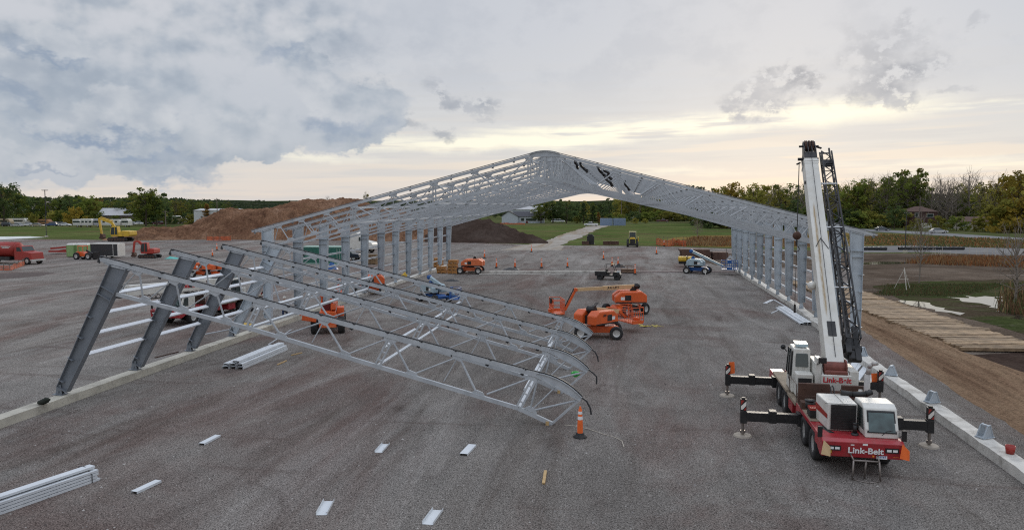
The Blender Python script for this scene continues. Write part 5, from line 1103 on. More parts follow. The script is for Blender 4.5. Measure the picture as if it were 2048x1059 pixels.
# excavators
def mk_excavator(label, loc, rz, m, sc, pts, name='excavator', el=1., ch=1.):
    root = thing(name, label, 'excavator', loc, rz); root.scale = (sc,sc,sc)
    for s in (-1,1):
        b = MB(); b.prism([(-1.7,.25),(-1.45,0),(1.45,0),(1.7,.25),(1.7,.45),(1.45,.68),(-1.45,.68),(-1.7,.45)], 'y', s*.95-.25, s*.95+.25); tr = b.build('track', rubber, root, bevel=.03)
        b = MB()
        for k in range(6): b.cyl((-1.3+k*.52,s*1.21,.33),(-1.3+k*.52,s*1.23,.33),.2,10)
        b.build('track_roller', rust, tr)
    b = MB(); b.cyl((0,0,.5),(0,0,.85),.5,16); b.box(-.8,.8,-.7,.7,.35,.6); b.build('undercarriage', black, root)
    b = MB(); b.prism([(.2,.85),(2.1*el,.85),(2.35*el,1.1),(2.3*el,1.75),(1.0*el,1.85),(.3,1.5)], 'y', -1.1, 1.1); b.box(-1.1,.25,-1.1,1.1,.85,1.05); b.build('engine_house', m, root, bevel=.08)
    b = MB(); b.prism([(-1.15,1.05),(-1.2,1.6),(-.95,2.55*ch),(.1,2.6*ch),(.25,1.6),(.25,1.05)], 'y', -1.08, -.25); cb = b.build('cab', m, root, bevel=.05)
    b = MB(); b.prism([(-1.08,1.5),(-.92,2.4*ch),(-.4,2.45*ch),(-.4,1.2),(-1.05,1.2)], 'y', -1.095, -1.082); b.prism([(-.3,1.2),(-.3,2.45*ch),(.05,2.45*ch),(.15,1.2)], 'y', -1.095, -1.082); b.build('window', glass, cb)
    b = MB(); P_ = [Vector((x,.1,z_)) for x,z_ in pts]
    for i in range(len(P_)-2): b.beam(P_[i],P_[i+1],.28,.42 if i<2 else .3)
    b.build('boom', m, root, bevel=.02)
    b = MB(); b.beam(P_[-2],P_[-1],.26,.3); b.cyl(P_[1]+Vector((.2,0,.3)),P_[-2]+Vector((.3,0,.25)),.08,8); st = b.build('stick', m, root)
    q = P_[-1]; b = MB(); b.prism([(q.x-.15,q.z+.2),(q.x+.35,q.z+.1),(q.x+.5,q.z-.5),(q.x+.1,q.z-.75),(q.x-.35,q.z-.6),(q.x-.1,q.z-.2)], 'y', -.3, .5); b.build('bucket', rust, root)
    return root
p = G(236,482.5); mk_excavator('large yellow excavator with arched boom working beside the soil mound', (p.x,p.y+1,0), .05, yellow, 1.35, [(-.4,1.2),(-1.6,3.2),(-3.1,3.7),(-3.9,3.9),(-3.5,1.1)])
p = G(287,516); mk_excavator('small red mini excavator with arm folded down on its left', (p.x+.7,p.y+.6,0), .1, mat('orange_red_paint', (.4,.04,.025), .45), .85, [(-.9,1.0),(-1.3,2.3),(-2.1,3.1),(-2.9,3.0),(-3.2,.9)], el=.6, ch=1.12)
# green container, white lorry, parked vehicles by the left columns
p = G(645,527); Cn = thing('shipping_container', 'dark green shipping container behind the left standing columns', 'container', (p.x+.2,p.y+.5,0), .04)
b = MB(); b.box(-3.0,3.0,-1.2,1.2,.15,2.35)
for k in range(30): b.box(-2.9+k*.2,-2.8+k*.2,-1.225,-1.2,.3,2.2)
b.build('body', green_c, Cn); b = MB(); b.box(-3.05,3.05,-1.25,1.25,2.35,2.47); b.box(-3.05,-2.97,-1.26,-1.2,.0,2.35); b.box(2.97,3.05,-1.26,-1.2,.0,2.35); b.box(-3.05,3.05,-1.25,-1.2,.02,.15); b.build('frame', mat('container_pale_green', (.3,.45,.38), .5), Cn)
b = MB(); b.box(2.2,2.23,-1.232,-1.226,.3,2.2); b.box(2.6,2.63,-1.232,-1.226,.3,2.2); b.build('locking_rod', white, Cn)
p = G(723,506); Sm = thing('semi_truck', 'white semi truck tractor with sleeper cab seen between left columns', 'truck', (p.x-1.5,p.y+1.2,0), -.12)
b = MB(); b.prism([(-.6,.9),(-.6,3.6),(.6,3.75),(1.5,3.0),(2.1,2.2),(3.5,1.9),(3.8,1.5),(3.8,.7),(-.6,.6)], 'y', -1.15, 1.15); cb = b.build('cab', white, Sm, bevel=.1)
b = MB(); b.prism([(1.2,2.1),(1.2,2.8),(1.45,2.8),(1.9,2.15)], 'y', -1.16, -1.153); b.hull([(2.12,-1,2.22),(2.12,1,2.22),(2.08,1,2.22),(2.08,-1,2.22),(1.56,-1,2.95),(1.56,1,2.95),(1.5,1,2.95),(1.5,-1,2.95)]); b.build('window', glass, cb)
b = MB(); b.box(-4.,3.2,-.45,.45,.7,1.0); b.build('chassis', black, Sm)
for x in (-3.2,-1.9,2.6):
    for s in (-1,1): wheel(Sm, (x,s*1.0,.52), .52, .3, n=16)
p = G(700,512); b = MB(); b.box(-3,3,-1.2,1.2,.9,1.1); b.box(-2.8,2.5,-.2,.2,.6,.9); b.beam((2.5,0,.9),(3.6,0,.7),.3,.2)
fb = b.build('flatbed', mat('grey_flatbed', (.3,.3,.3), .6), None, loc=(p.x-4,p.y+2,0)); tag(fb, 'low grey flatbed trailer behind the green container', 'trailer')
for x in (1.0,2.2):
    for s in (-1,1): wheel(fb, (x,s*1.0,.42), .42, .25, n=12)
def mk_car(name, label, p, rz, m, kind='car', L_=4.5, group=None, cat='car'):
    root = thing(name, label, cat, (p.x,p.y,0), rz, group); h = L_/2
    if kind == 'car':
        b = MB(); b.prism([(-h,.3),(-h,.85),(-h+.5,.95),(h-1.2,.92),(h-.1,.75),(h,.5),(h,.3)], 'y', -.88, .88); bd = b.build('body', m, root, bevel=.06)
        b = MB(); b.hull([(-h+.35,-.8,.93),(h-1.35,-.8,.91),(h-1.35,.8,.91),(-h+.35,.8,.93),(-h+1.0,-.65,1.42),(h-2.1,-.65,1.42),(h-2.1,.65,1.42),(-h+1.0,.65,1.42)]); gl = b.build('window', glass, bd)
        b = MB(); b.hull([(-h+1.0,-.66,1.415),(h-2.1,-.66,1.415),(h-2.1,.66,1.415),(-h+1.0,.66,1.415),(-h+1.2,-.6,1.47),(h-2.3,-.6,1.47),(h-2.3,.6,1.47),(-h+1.2,.6,1.47)]); b.build('roof', m, bd)
    elif kind == 'suv':
        b = MB(); b.prism([(-h,.35),(-h,1.0),(h-1.2,1.02),(h-.1,.9),(h,.6),(h,.35)], 'y', -.92, .92); bd = b.build('body', m, root, bevel=.06)
        b = MB(); b.hull([(-h+.05,-.84,1.0),(h-1.3,-.84,1.0),(h-1.3,.84,1.0),(-h+.05,.84,1.0),(-h+.3,-.72,1.6),(h-1.9,-.72,1.6),(h-1.9,.72,1.6),(-h+.3,.72,1.6)]); b.build('window', glass, bd)
        b = MB(); b.box(-h+.3,h-1.9,-.72,.72,1.6,1.68); b.build('roof', m, bd)
    else:  # pickup
        b = MB(); b.prism([(-h,.45),(-h,1.05),(h-1.4,1.1),(h-.1,1.0),(h,.6),(h,.45)], 'y', -.95, .95); bd = b.build('body', m, root, bevel=.05)
        b = MB(); b.hull([(-.5,-.85,1.08),(1.5,-.85,1.08),(1.5,.85,1.08),(-.5,.85,1.08),(-.3,-.75,1.72),(.85,-.75,1.72),(.85,.75,1.72),(-.3,.75,1.72)]); b.build('window', glass, bd)
        b = MB(); b.box(-.3,.85,-.76,.76,1.7,1.82); b.box(-.45,-.3,-.8,.8,1.1,1.75); b.build('roof', m, bd)
    for x in (-h+.85,h-.9):
        for s in (-1,1): wheel(root, (x,s*.85,.36), .37, .22, n=12)
    return root
silver = mat('silver_car_paint', (.5,.5,.5), .55, .1); darkcar = mat('dark_car_paint', (.03,.035,.05), .25); maroon = mat('maroon_paint', (.1,.02,.03), .3); whitecar = mat('white_car_paint', (.7,.7,.7), .6, spec=.2)
mk_car('pickup_truck', 'dark pickup truck with pale load behind the left standing columns', G(690,520), 0, darkcar, 'pickup', 5.2, cat='pickup truck')
mk_car('pickup_truck', 'white pickup truck at the top of the haul road', G(1182,452), PI, whitecar, 'pickup', 5.6, cat='pickup truck')
mk_car('pickup_truck', 'maroon pickup truck on the far roadside behind the green slope', G(1325,444), 0, maroon, 'pickup', 6.2, cat='pickup truck')
mk_car('parked_car', 'white car parked near the end of the right road by tall trees', G(1695,455), PI, whitecar, 'suv', 4.8)
mk_car('parked_car', 'dark grey car at roadside in front of the round tree', G(1765,461.5), 0, mat('grey_car_paint', (.1,.11,.12), .3), 'car', 4.6)
mk_car('silver_car', 'silver car driving on the road at right', G(1877,466), 0, silver, 'car', 5.0)
mk_car('white_van', 'white van parked right of the white house', G(1116,444.5), 0, whitecar, 'suv', 6.5, cat='van')
# ------------------------------------------------------------------ timber mat road
random.seed(8)
A0 = Vector((*G(1926,703)[:2],0)); A1 = Vector((*G(1718,622)[:2],0)); B0 = Vector((*G(2052,700)[:2],0)); 
ud = (A1-A0).normalized(); wd = Vector((ud.y,-ud.x,0)); Wd = 4.6
L_ = (A1-A0).length+22; n_m = int(L_/1.25)
for k in range(n_m):
    t = k*1.25; c = A0+ud*t
    b = MB()
    npl = 5
    for j in range(npl):
        o1 = random.uniform(-.22,.25); zz_ = .2+random.uniform(-.02,.03)
        b.box(o1, Wd+random.uniform(-.3,.3), j*.248, j*.248+.225, zz_-.18, zz_)
    o = tag(b.build('timber_mat', matwood, None, loc=(c.x,c.y,.02+.02*math.sin(k*.7)), rz=math.atan2(wd.y,wd.x)+random.uniform(-.015,.015)), 'weathered brown timber mat laid side by side in the mat road at right', 'timber mat', 'timber mats of the road at right')
    o.rotation_euler = (random.uniform(-.01,.01), random.uniform(-.01,.01), o.rotation_euler.z)
# black pipes
for i, (x0, x1, y, lb) in enumerate([(1700,1773,500,'shorter black corrugated pipe lying left of the light pole'),(1797,1928,499.5,'long black corrugated pipe lying along the paved lane by the light pole')]):
    a, c = G(x0,y), G(x1,y); a.z = c.z = .3; d = (c-a).normalized(); l_ = (c-a).length; b = MB(); n_ = int(l_/.4)
    b.lathe([(.2,0)]+[(.34 if j%2 else .29, j*l_/n_) for j in range(n_+1)]+[(.2,l_)], a, d, 14)
    tag(b.build('black_pipe', black, None), lb, 'pipe')
# tripod
p = G(1807,578); b = MB(); T_ = Vector((0,0,2.0))
for k in range(3):
    a_ = k*2.094+.5; b.beam(T_, Vector((.85*math.cos(a_),.85*math.sin(a_),0)), .05, .05)
b.beam((-.45,0,1.),(.45,0,1.),.04,.04); b.beam((0,0,1.9),(0,0,2.15),.06,.06)
tag(b.build('survey_tripod', mat('pale_wood', (.55,.52,.45), .7), None, loc=(p.x,p.y,0)), 'pale wooden tripod standing on the wet grass at right', 'tripod')
# poles
def pole(name, label, p, h, r, m, arm=None, cat='pole', group=None, lamp=False):
    b = MB(); b.cyl((0,0,0),(0,0,h),r,8,r2=r*.7); o = b.build(name, m, None, loc=p); tag(o, label, cat, group)
    if arm:
        b = MB()
        for z_, w in arm: b.beam((-w,0,z_),(w,0,z_),.12,.12)
        b.build('crossarm', m, o)
    if lamp: b = MB(); b.box(-.4,.4,-.2,.2,h,h+.12); b.build('lamp_head', m, o); b = MB(); b.cyl((0,0,0),(0,0,.4),.4,12); b.build('pole_base', concrete, o)
    return o
pole('light_pole', 'thin dark light pole standing behind the long black pipe', G(1810,505), 6.9, .09, polemetal, cat='light pole', lamp=True)
pole('light_pole', 'thin dark light pole at corner of the white slab at left', G(93,474), 5.6, .1, polemetal, cat='light pole', lamp=True)
p = at(91,330); pole('tall_light_mast', 'tall mast with a wide head above the left tree line', p, 15.2, .22, polemetal, [(14.9,1.5),(15.2,1.7)], cat='light mast')
for i, (x, yt, d, lb) in enumerate([(434,396,300,'utility pole with transformers left of the soil mound'),(596,401,420,'utility pole above the soil mound crest'),(1840,395,262,'utility pole in front of the brown house'),(1243,398,400,'thin utility pole left of the gap under the roof'),(1280,400,400,'thin utility pole seen under the right roof slope'),(330,420,260,'short pole beside the white containers')]):
    pole('utility_pole', lb, at(x,d), zat(yt,d), .2, polewood, [(zat(yt,d)-.6,1.1)], cat='utility pole')
for (x0,d0,y0_,x1,d1,y1_) in [(1690,300,400,1840,262,398),(1840,262,398,2100,250,396),(434,300,397,596,420,402),(200,320,395,434,300,397)]:
    for dz_ in (0,-1.2):
        p0, p1 = at(x0,d0), at(x1,d1); z0_, z1_ = zat(y0_,d0)+dz_, zat(y1_,d1)+dz_
        pts = [Vector((p0.x+(p1.x-p0.x)*t, p0.y+(p1.y-p0.y)*t, z0_+(z1_-z0_)*t-4*2.*t*(1-t))) for t in [i_/8 for i_ in range(9)]]
        b = MB(); b.tube(pts, .025, 4)
        tag(b.build('power_line', polemetal, None), 'thin power line strung between the far utility poles', 'power line', 'power lines between the far poles')
# netting
def net(name, label, pts, h, m=netor, cat='fence'):
    root = thing(name, label, cat, (0,0,0)); b = MB(); stk = []
    for i in range(len(pts)-1):
        a, c = pts[i], pts[i+1]; n_ = max(2,int((c-a).length/.8))
        for k in range(n_):
            p0, p1 = a.lerp(c,k/n_), a.lerp(c,(k+1)/n_); h0, h1 = h*(.8+.3*noise.noise(p0*.7)), h*(.8+.3*noise.noise(p1*.7))
            for q in range(4):
                for (pp, pq, ha, hb) in ((p0,p1,h0,h1),):
                    b.add([pp+Vector((0,.05*math.sin(q),ha*(q/4+.03))),pq+Vector((0,.05*math.sin(q),hb*(q/4+.03))),pq+Vector((0,.05,hb*(q/4+.21))),pp+Vector((0,.05,ha*(q/4+.21)))], [(0,1,2,3)])
            if k%3 == 0: stk.append(p0.copy())
    o = b.build('netting', m, root); o.modifiers.new('t','SOLIDIFY').thickness = .015
    for q in stk: s_ = MB(); s_.beam(q,q+Vector((0,0,h*1.25)),.06,.06); s_.build('stake', polewood, root)
net('safety_fence', 'low orange safety netting at left edge in front of the tanker', [G(-30,540),G(20,541),G(48,531),G(50,527)], .8)
net('safety_fence', 'bright orange netting at the foot of the soil mound', [G(413,480.5),G(440,481.5),G(462,480.5)], 1.3)
net('safety_fence', 'crumpled orange netting at the edge of the dry grass beyond the timber stack', [G(1312,489),G(1335,493),G(1352,491),G(1372,493)], 1.6)
net('safety_fence', 'orange silt netting by the front of the white house', [G(1000,448),G(1050,449)], .8)
net('safety_fence', 'small temporary mesh fence panel beside the last right column', [G(1452,540),G(1468,543)], 2.2, galv)
# reeds and dry grass as stuff
def tufts(name, label, region, n, h, cols, seed, w=.05):
    random.seed(seed); b = MB(); n_c = len(cols)
    for i in range(n):
        u, v = random.random(), random.random()
        a, c, d_, e = region; p = a.lerp(c,u).lerp(d_.lerp(e,u),v); p += Vector((random.gauss(0,.4),random.gauss(0,.4),0))
        hh = h*random.uniform(.4,1.15)*(1+.5*noise.noise(p*.15)); an = random.uniform(0,PI); dx_, dy_ = math.cos(an)*w, math.sin(an)*w; lx, ly = random.gauss(0,.18)*hh, random.gauss(0,.18)*hh
        mi = min(n_c-1, int(random.random()*n_c))
        b.add([(p.x-dx_,p.y-dy_,0),(p.x+dx_,p.y+dy_,0),(p.x+lx+dx_*.3,p.y+ly+dy_*.3,hh),(p.x+lx-dx_*.3,p.y+ly-dy_*.3,hh)], [(0,1,2,3)], mi)
    return tag(b.build(name, cols, None), label, 'vegetation', None, 'stuff')
reed1 = mat('reed_rust', (.26,.1,.03), .9, 0, .3, 1); reed2 = mat('reed_straw', (.3,.2,.09), .9, 0, .3, 1); reed3 = mat('reed_green', (.09,.11,.03), .9, 0, .3, 1); reed4 = mat('reed_brown', (.13,.07,.03), .9)
tufts('reeds', 'strip of rust coloured reeds beyond the wet grass at right', [G(1815,527),G(2300,545),G(1850,514),G(2300,520)], 12000, .6, [reed1,reed1,reed2,reed4], 1, .045)
tufts('dry_grass', 'tall dry yellow grass between the lane and the road at right', [G(1700,489),G(2300,503),G(1700,468),G(2300,490)], 14000, .5, [reed2,reed1,reed3,reed3], 2, .12)
tufts('dry_grass', 'dry orange grass beyond the timber stack at the last right columns', [G(1340,492),G(1640,494),G(1390,476),G(1640,476)], 8000, .7, [reed1,reed2,reed2,reed4], 3, .1)
tufts('wet_grass', 'short wet green grass around the puddles at right', [G(1765,590),G(1900,592),G(1775,570),G(2060,566)], 8000, .16, [reed3,mat('marsh_blade', (.05,.075,.018), .9),reed3,reed4], 4, .035)
tufts('shrub_edge', 'brown and green brush at right edge beside the puddle', [G(2010,628),G(2300,650),G(2020,590),G(2300,590)], 5000, 1.3, [reed4,reed3,reed4,reed2], 5, .05)
b = MB(); random.seed(4)
for k in range(26):
    x = random.uniform(1830,2060); p = G(x, random.uniform(508,514)); b.cyl(p, p+Vector((0,0,random.uniform(.9,1.5))), .03, 5)
tag(b.build('survey_stakes', mat('pale_wood', (.55,.52,.45), .7), None), 'row of thin stakes rising from the rust coloured reeds', 'stakes', None, 'stuff')
# ------------------------------------------------------------------ buildings
def house(name, label, p, rz, w, d, h, rh, wallm, roofm, ov=.4, hip=False, wins=(), doors=(), cat='house', chim=None):
    root = thing(name, label, cat, (p.x,p.y,0), rz)
    b = MB(); b.box(-w/2,w/2,0,d,0,h)
    if not hip: b.prism([(0,h),(d,h),(d/2,h+rh)], 'x', -w/2, w/2)
    b.build('wall', wallm, root)
    b = MB()
    if hip:
        b.hull([(-w/2-ov,-ov,h),(w/2+ov,-ov,h),(w/2+ov,d+ov,h),(-w/2-ov,d+ov,h),(-w/2+d/2,d/2-.05,h+rh),(w/2-d/2,d/2-.05,h+rh),(w/2-d/2,d/2+.05,h+rh),(-w/2+d/2,d/2+.05,h+rh)])
    else:
        for s in (0,1):
            y0_, y1_ = (-ov, d/2) if s == 0 else (d+ov, d/2); zl = h-ov*rh/(d/2)
            b.hull([(-w/2-ov,y0_,zl),(w/2+ov,y0_,zl),(w/2+ov,y1_,h+rh),(-w/2-ov,y1_,h+rh),(-w/2-ov,y0_,zl+.15),(w/2+ov,y0_,zl+.15),(w/2+ov,y1_,h+rh+.15),(-w/2-ov,y1_,h+rh+.15)])
    rf = b.build('roof', roofm, root)
    if chim is not None: b = MB(); b.box(chim-.5,chim+.5,d*.3,d*.3+1,h,h+rh+1); b.build('chimney', white, rf)
    for (x, z_, ww, wh) in wins:
        b = MB(); b.box(x-ww/2-.1,x+ww/2+.1,-.08,-.003,z_-.1,z_+wh+.1); f = b.build('window', white, root); b = MB(); b.box(x-ww/2,x+ww/2,-.1,-.081,z_,z_+wh); b.build('pane', glass, f)
    for (x, ww, wh, m_) in doors:
        b = MB(); b.box(x-ww/2,x+ww/2,-.06,-.003,0,wh); b.build('door', m_, root)
    return root
def span(x0, x1, d): return (at(x1,d)-at(x0,d)).length
d = 352
p = at(1058,d); H1 = house('farm_house', 'long low white house with dark roof left of the haul road', p, .1, span(1028,1090,d), 9, 3.2, 2.1, siding, roofdark, wins=((-3,1,1.5,1.4),(1,1,5,1.2),(5,1,2,1.2)), doors=((-1,1,2.1,darkred),), chim=1)
p = at(1022,d-2); b = MB(); w_ = span(1006,1038,d); b.box(-w_/2,w_/2,0,10,0,3.2); b.prism([(-w_/2,3.2),(w_/2,3.2),(-.5,5.6)], 'y', 0, 10); g_ = b.build('gable_wing', siding, H1); g_.location = (-span(1022,1058,d)-.5,-2,0)
b = MB(); b.hull([(-w_/2-.4,-.4,3.1),(-.5,-.4,5.6),(-.5,10,5.6),(-w_/2-.4,10,3.1),(-w_/2-.4,-.4,3.3),(-.5,-.4,5.85),(-.5,10,5.85),(-w_/2-.4,10,3.3)]); b.hull([(-.5,-.4,5.6),(w_/2+.4,-.4,3.1),(w_/2+.4,10,3.1),(-.5,10,5.6),(-.5,-.4,5.85),(w_/2+.4,-.4,3.3),(w_/2+.4,10,3.3),(-.5,10,5.85)]); b.build('roof', roofdark, g_)
p = at(1047,392); house('metal_barn', 'larger pale metal building rising behind the white house', p, .05, span(1022,1073,392), 12, 6.2, 1.6, siding, roofgrey)
p = at(1092,440); house('pale_house', 'pale house partly hidden behind dark trees near the roof gap', p, 0, 12, 9, 6, 2, mat('beige_wall', (.4,.38,.33), .8), roofgrey)
p = at(1120,470); house('far_house', 'small grey roofed house far behind the white van', p, .2, 12, 9, 3, 2.2, mat('brown_wall', (.25,.2,.17), .8), roofdark)
d = 275; p = at(1843,d); house('brown_house', 'dark brick house with brown hip roof behind the utility pole', p, -.1, span(1812,1872,d), 9, 6.0, 2.0, brick, roofbrown, hip=True, wins=((-4,4,1.2,1.6),(-1.5,4,1,1.6),(3,4,2.,1.2)), doors=((-2,2.5,1.6,white),(2,3.5,1.8,white)))
d = 262; p = at(1945,d); house('low_house', 'low white and brown house half hidden by shrubs at right', p, -.1, span(1922,1982,d), 8, 2.6, 1.6, mat('offwhite_wall', (.4,.37,.32), .8), roofbrown, wins=((-3,1,2,1),(3,1,2,1)))
d = 330; p = at(232,d); house('long_barn', 'brown barn with pale metal roof behind the white trailers at left', p, .35, span(200,270,d), 16, 4.0, 3.0, mat('barn_brown', (.15,.12,.09), .85), roofgrey)
d = 345; p = at(350,d); house('white_container_shed', 'flat white shed left of the soil mound', p, 0, span(322,380,d), 4, 3.2, .2, white, white, .1)
d = 330; p = at(428,d); house('white_warehouse', 'white warehouse half hidden behind the soil mound', p, .1, span(386,470,d), 14, 6., .8, mat('white_wall_paint', (.6,.62,.62), .6), roofgrey, .2)
d = 420; p = at(62,d); house('grey_roof_house', 'pale roofed house among trees at far left', p, -.5, 18, 12, 6, 4.5, mat('grey_wall', (.3,.28,.26), .8), mat('tan_roof', (.33,.28,.24), .8))
d = 430; p = at(8,d); house('left_house', 'bluish grey house at the left edge among trees', p, .2, 14, 10, 6, 4, siding, roofgrey)
# bus-length trailers, campers
d = 285
for i, (x0, x1, h_, lb) in enumerate([(142,160,3.0,'white camper with dark windows, leftmost of the camper row'),(158,184,3.2,'white camper with long window band, second of the camper row'),(184,200,3.2,'grey sided camper, third of the camper row'),(196,240,3.0,'white camper behind the yellow excavator boom'),(240,256,3.2,'white camper with square windows, rightmost of the camper row')]):
    p = at((x0+x1)/2,d); w = span(x0,x1,d)*.95; root = thing('camper_trailer', lb, 'camper', (p.x,p.y,0), .12*(i%2), 'campers parked in a row at left')
    b = MB(); b.prism([(-w/2,.7),(-w/2,h_),(w/2-.6,h_),(w/2,h_-.8),(w/2,.7)], 'y', 0, 2.5); b.build('body', white if i != 2 else mat('camper_grey', (.4,.4,.42), .6), root, bevel=.08)
    b = MB()
    for k in range(3): xx = -w/2+(.2+k*.3)*w; b.box(xx-.5,xx+.5,-.02,-.005,1.7,2.4)
    b.build('window', glass, root); b = MB(); b.box(-w/2,w/2-.1,-.015,-.004,1.0,1.15); b.build('side_stripe', mat('camper_stripe', (.12,.14,.2), .5), root)
    for s in (.3,2.2): wheel(root, (.2,s,.4), .4, .2, n=10)
for i, (x0, x1, yb, m_, lb, h_) in enumerate([(-20,20,451,mat('pale_tan_panel', (.5,.4,.26), .6),'long tan trailer at left edge',2.8),(8,52,450,white,'long white trailer with tan stripe near left edge',2.8),(72,98,450,mat('dull_orange_panel', (.4,.2,.09), .7),'dull orange trailer behind the light pole',2.4),(345,362,447,mat('tan_truck', (.45,.36,.2), .6),'tan box truck in front of the white shed',2.6),(352,374,445,white,'white cube van in front of the white shed',2.2),(366,378,446,yellow,'yellow box truck at right end of the white shed',3.0),(313,326,446,red2,'round red tank left of the white shed',2.2)]):
    dd = zdepth(G(x0,yb)); p = at((x0+x1)/2,dd); w = span(x0,x1,dd); root = thing('parked_truck', lb, 'truck', (p.x,p.y,0), .05, 'vehicles parked along the left tree line')
    b = MB(); b.prism([(-w/2,.6),(-w/2,h_),(w/2-1,h_+.1),(w/2-.1,h_*.6),(w/2,.6)], 'y', 0, 2.3); b.build('body', m_, root, bevel=.08)
    b = MB(); b.box(-w/2+.5,w/2-1.5,-.02,-.004,h_*.55,h_*.78); b.build('window', glass, root)
    for q in (-.3,.3): wheel(root, (w*q,.2,.45), .45, .25, n=10)
random.seed(21)
cm = [whitecar, silver, darkcar, maroon, mat('blue_car_paint', (.05,.09,.2), .3), mat('tan_car_paint', (.35,.3,.22), .35)]
cn = ['white','silver','black','dark red','blue','tan']
k = 0
for i, (x, y) in enumerate([(15,452),(34,453),(55,452),(76,453),(103,452),(112,450),(122,451),(262,450),(275,449),(290,448),(303,448),(316,449),(396,446),(410,445),(130,452)]):
    ci = (i*5+2) % 6
    nb_ = ['first from the left edge','beside the long white trailer','below the pale roofed house','beside the light pole at left','between the light pole and the campers','left of the yellow tree','at left end of the camper row','right of the camper row','below the big dark tree','left of the red tank','next to the red tank','under the white shed','right of the yellow box truck','in front of the white warehouse','touching the first camper','at the right end of the white house','at the left end of the white house'][i]
    mk_car('parked_car', '%s car parked far off, %s' % (cn[ci], nb_), G(x,y), random.choice((0,PI))+random.uniform(-.3,.3), cm[ci], random.choice(('car','suv')), 4.6, 'cars parked along the far tree lines')
p = G(1226,451); r_ = thing('storage_container', 'pair of blue grey storage containers at the top of the haul road', 'container', (p.x,p.y,0), .1)
for s in (0,1):
    b = MB(); w = 5.2; x0_ = -w+s*(w+.2); b.box(x0_,x0_+w-.2,0,2.4,0,3.0)
    for k in range(14): b.box(x0_+.15+k*.35,x0_+.3+k*.35,-.04,0,.2,2.8)
    b.build('container_box', mat('blue_grey_container', (.2,.27,.38), .6), r_)
# ------------------------------------------------------------------ trees
def leafmat(name, cols, tr=.45):
    m = bpy.data.materials.new(name); m.use_nodes = True; nt = m.node_tree; L = nt.links.new; b = nt.nodes['Principled BSDF']; b.inputs['Roughness'].default_value = .9; b.inputs['Specular IOR Level'].default_value = .05
    tc = nn(nt,'ShaderNodeTexCoord'); oi = nn(nt,'ShaderNodeObjectInfo'); n = nn(nt,'ShaderNodeTexNoise'); n.inputs['Scale'].default_value = .45; n.inputs['Detail'].default_value = 5
    va = nn(nt,'ShaderNodeVectorMath', operation='ADD'); L(tc.outputs['Object'], va.inputs[0]); L(oi.outputs['Location'], va.inputs[1]); L(va.outputs[0], n.inputs[0])
    cr = nn(nt,'ShaderNodeValToRGB'); e = cr.color_ramp.elements; e[0].position = .3; e[1].position = .7; e[0].color = (*cols[0],1); e[1].color = (*cols[-1],1)
    for i in range(1,len(cols)-1): q = e.new(.3+.4*i/(len(cols)-1)); q.color = (*cols[i],1)
    L(n.outputs[0], cr.inputs[0]); mr = nn(nt,'ShaderNodeMapRange'); mr.inputs['To Min'].default_value = .7; mr.inputs['To Max'].default_value = 1.3; L(oi.outputs['Random'], mr.inputs[0])
    h = nn(nt,'ShaderNodeHueSaturation'); L(cr.outputs[0], h.inputs['Color']); L(mr.outputs[0], h.inputs['Value']); L(h.outputs[0], b.inputs['Base Color'])
    out = nt.nodes['Material Output']; t = nn(nt,'ShaderNodeBsdfTranslucent'); L(h.outputs[0], t.inputs[0]); ms_ = nn(nt,'ShaderNodeMixShader'); ms_.inputs[0].default_value = tr; L(b.outputs[0], ms_.inputs[1]); L(t.outputs[0], ms_.inputs[2]); L(ms_.outputs[0], out.inputs[0])
    return m
lf_green = leafmat('leaves_green', [(.085,.115,.025),(.16,.2,.042),(.25,.27,.06)])
lf_dark = leafmat('leaves_dark', [(.05,.08,.035),(.085,.125,.045),(.14,.17,.06)])
lf_olive = leafmat('leaves_olive', [(.14,.145,.035),(.24,.23,.05),(.34,.3,.075)])
lf_yel = leafmat('leaves_yellow', [(.17,.14,.025),(.29,.22,.04),(.4,.28,.05)])
lf_or = leafmat('leaves_orange', [(.16,.09,.03),(.27,.15,.045),(.34,.21,.06)])
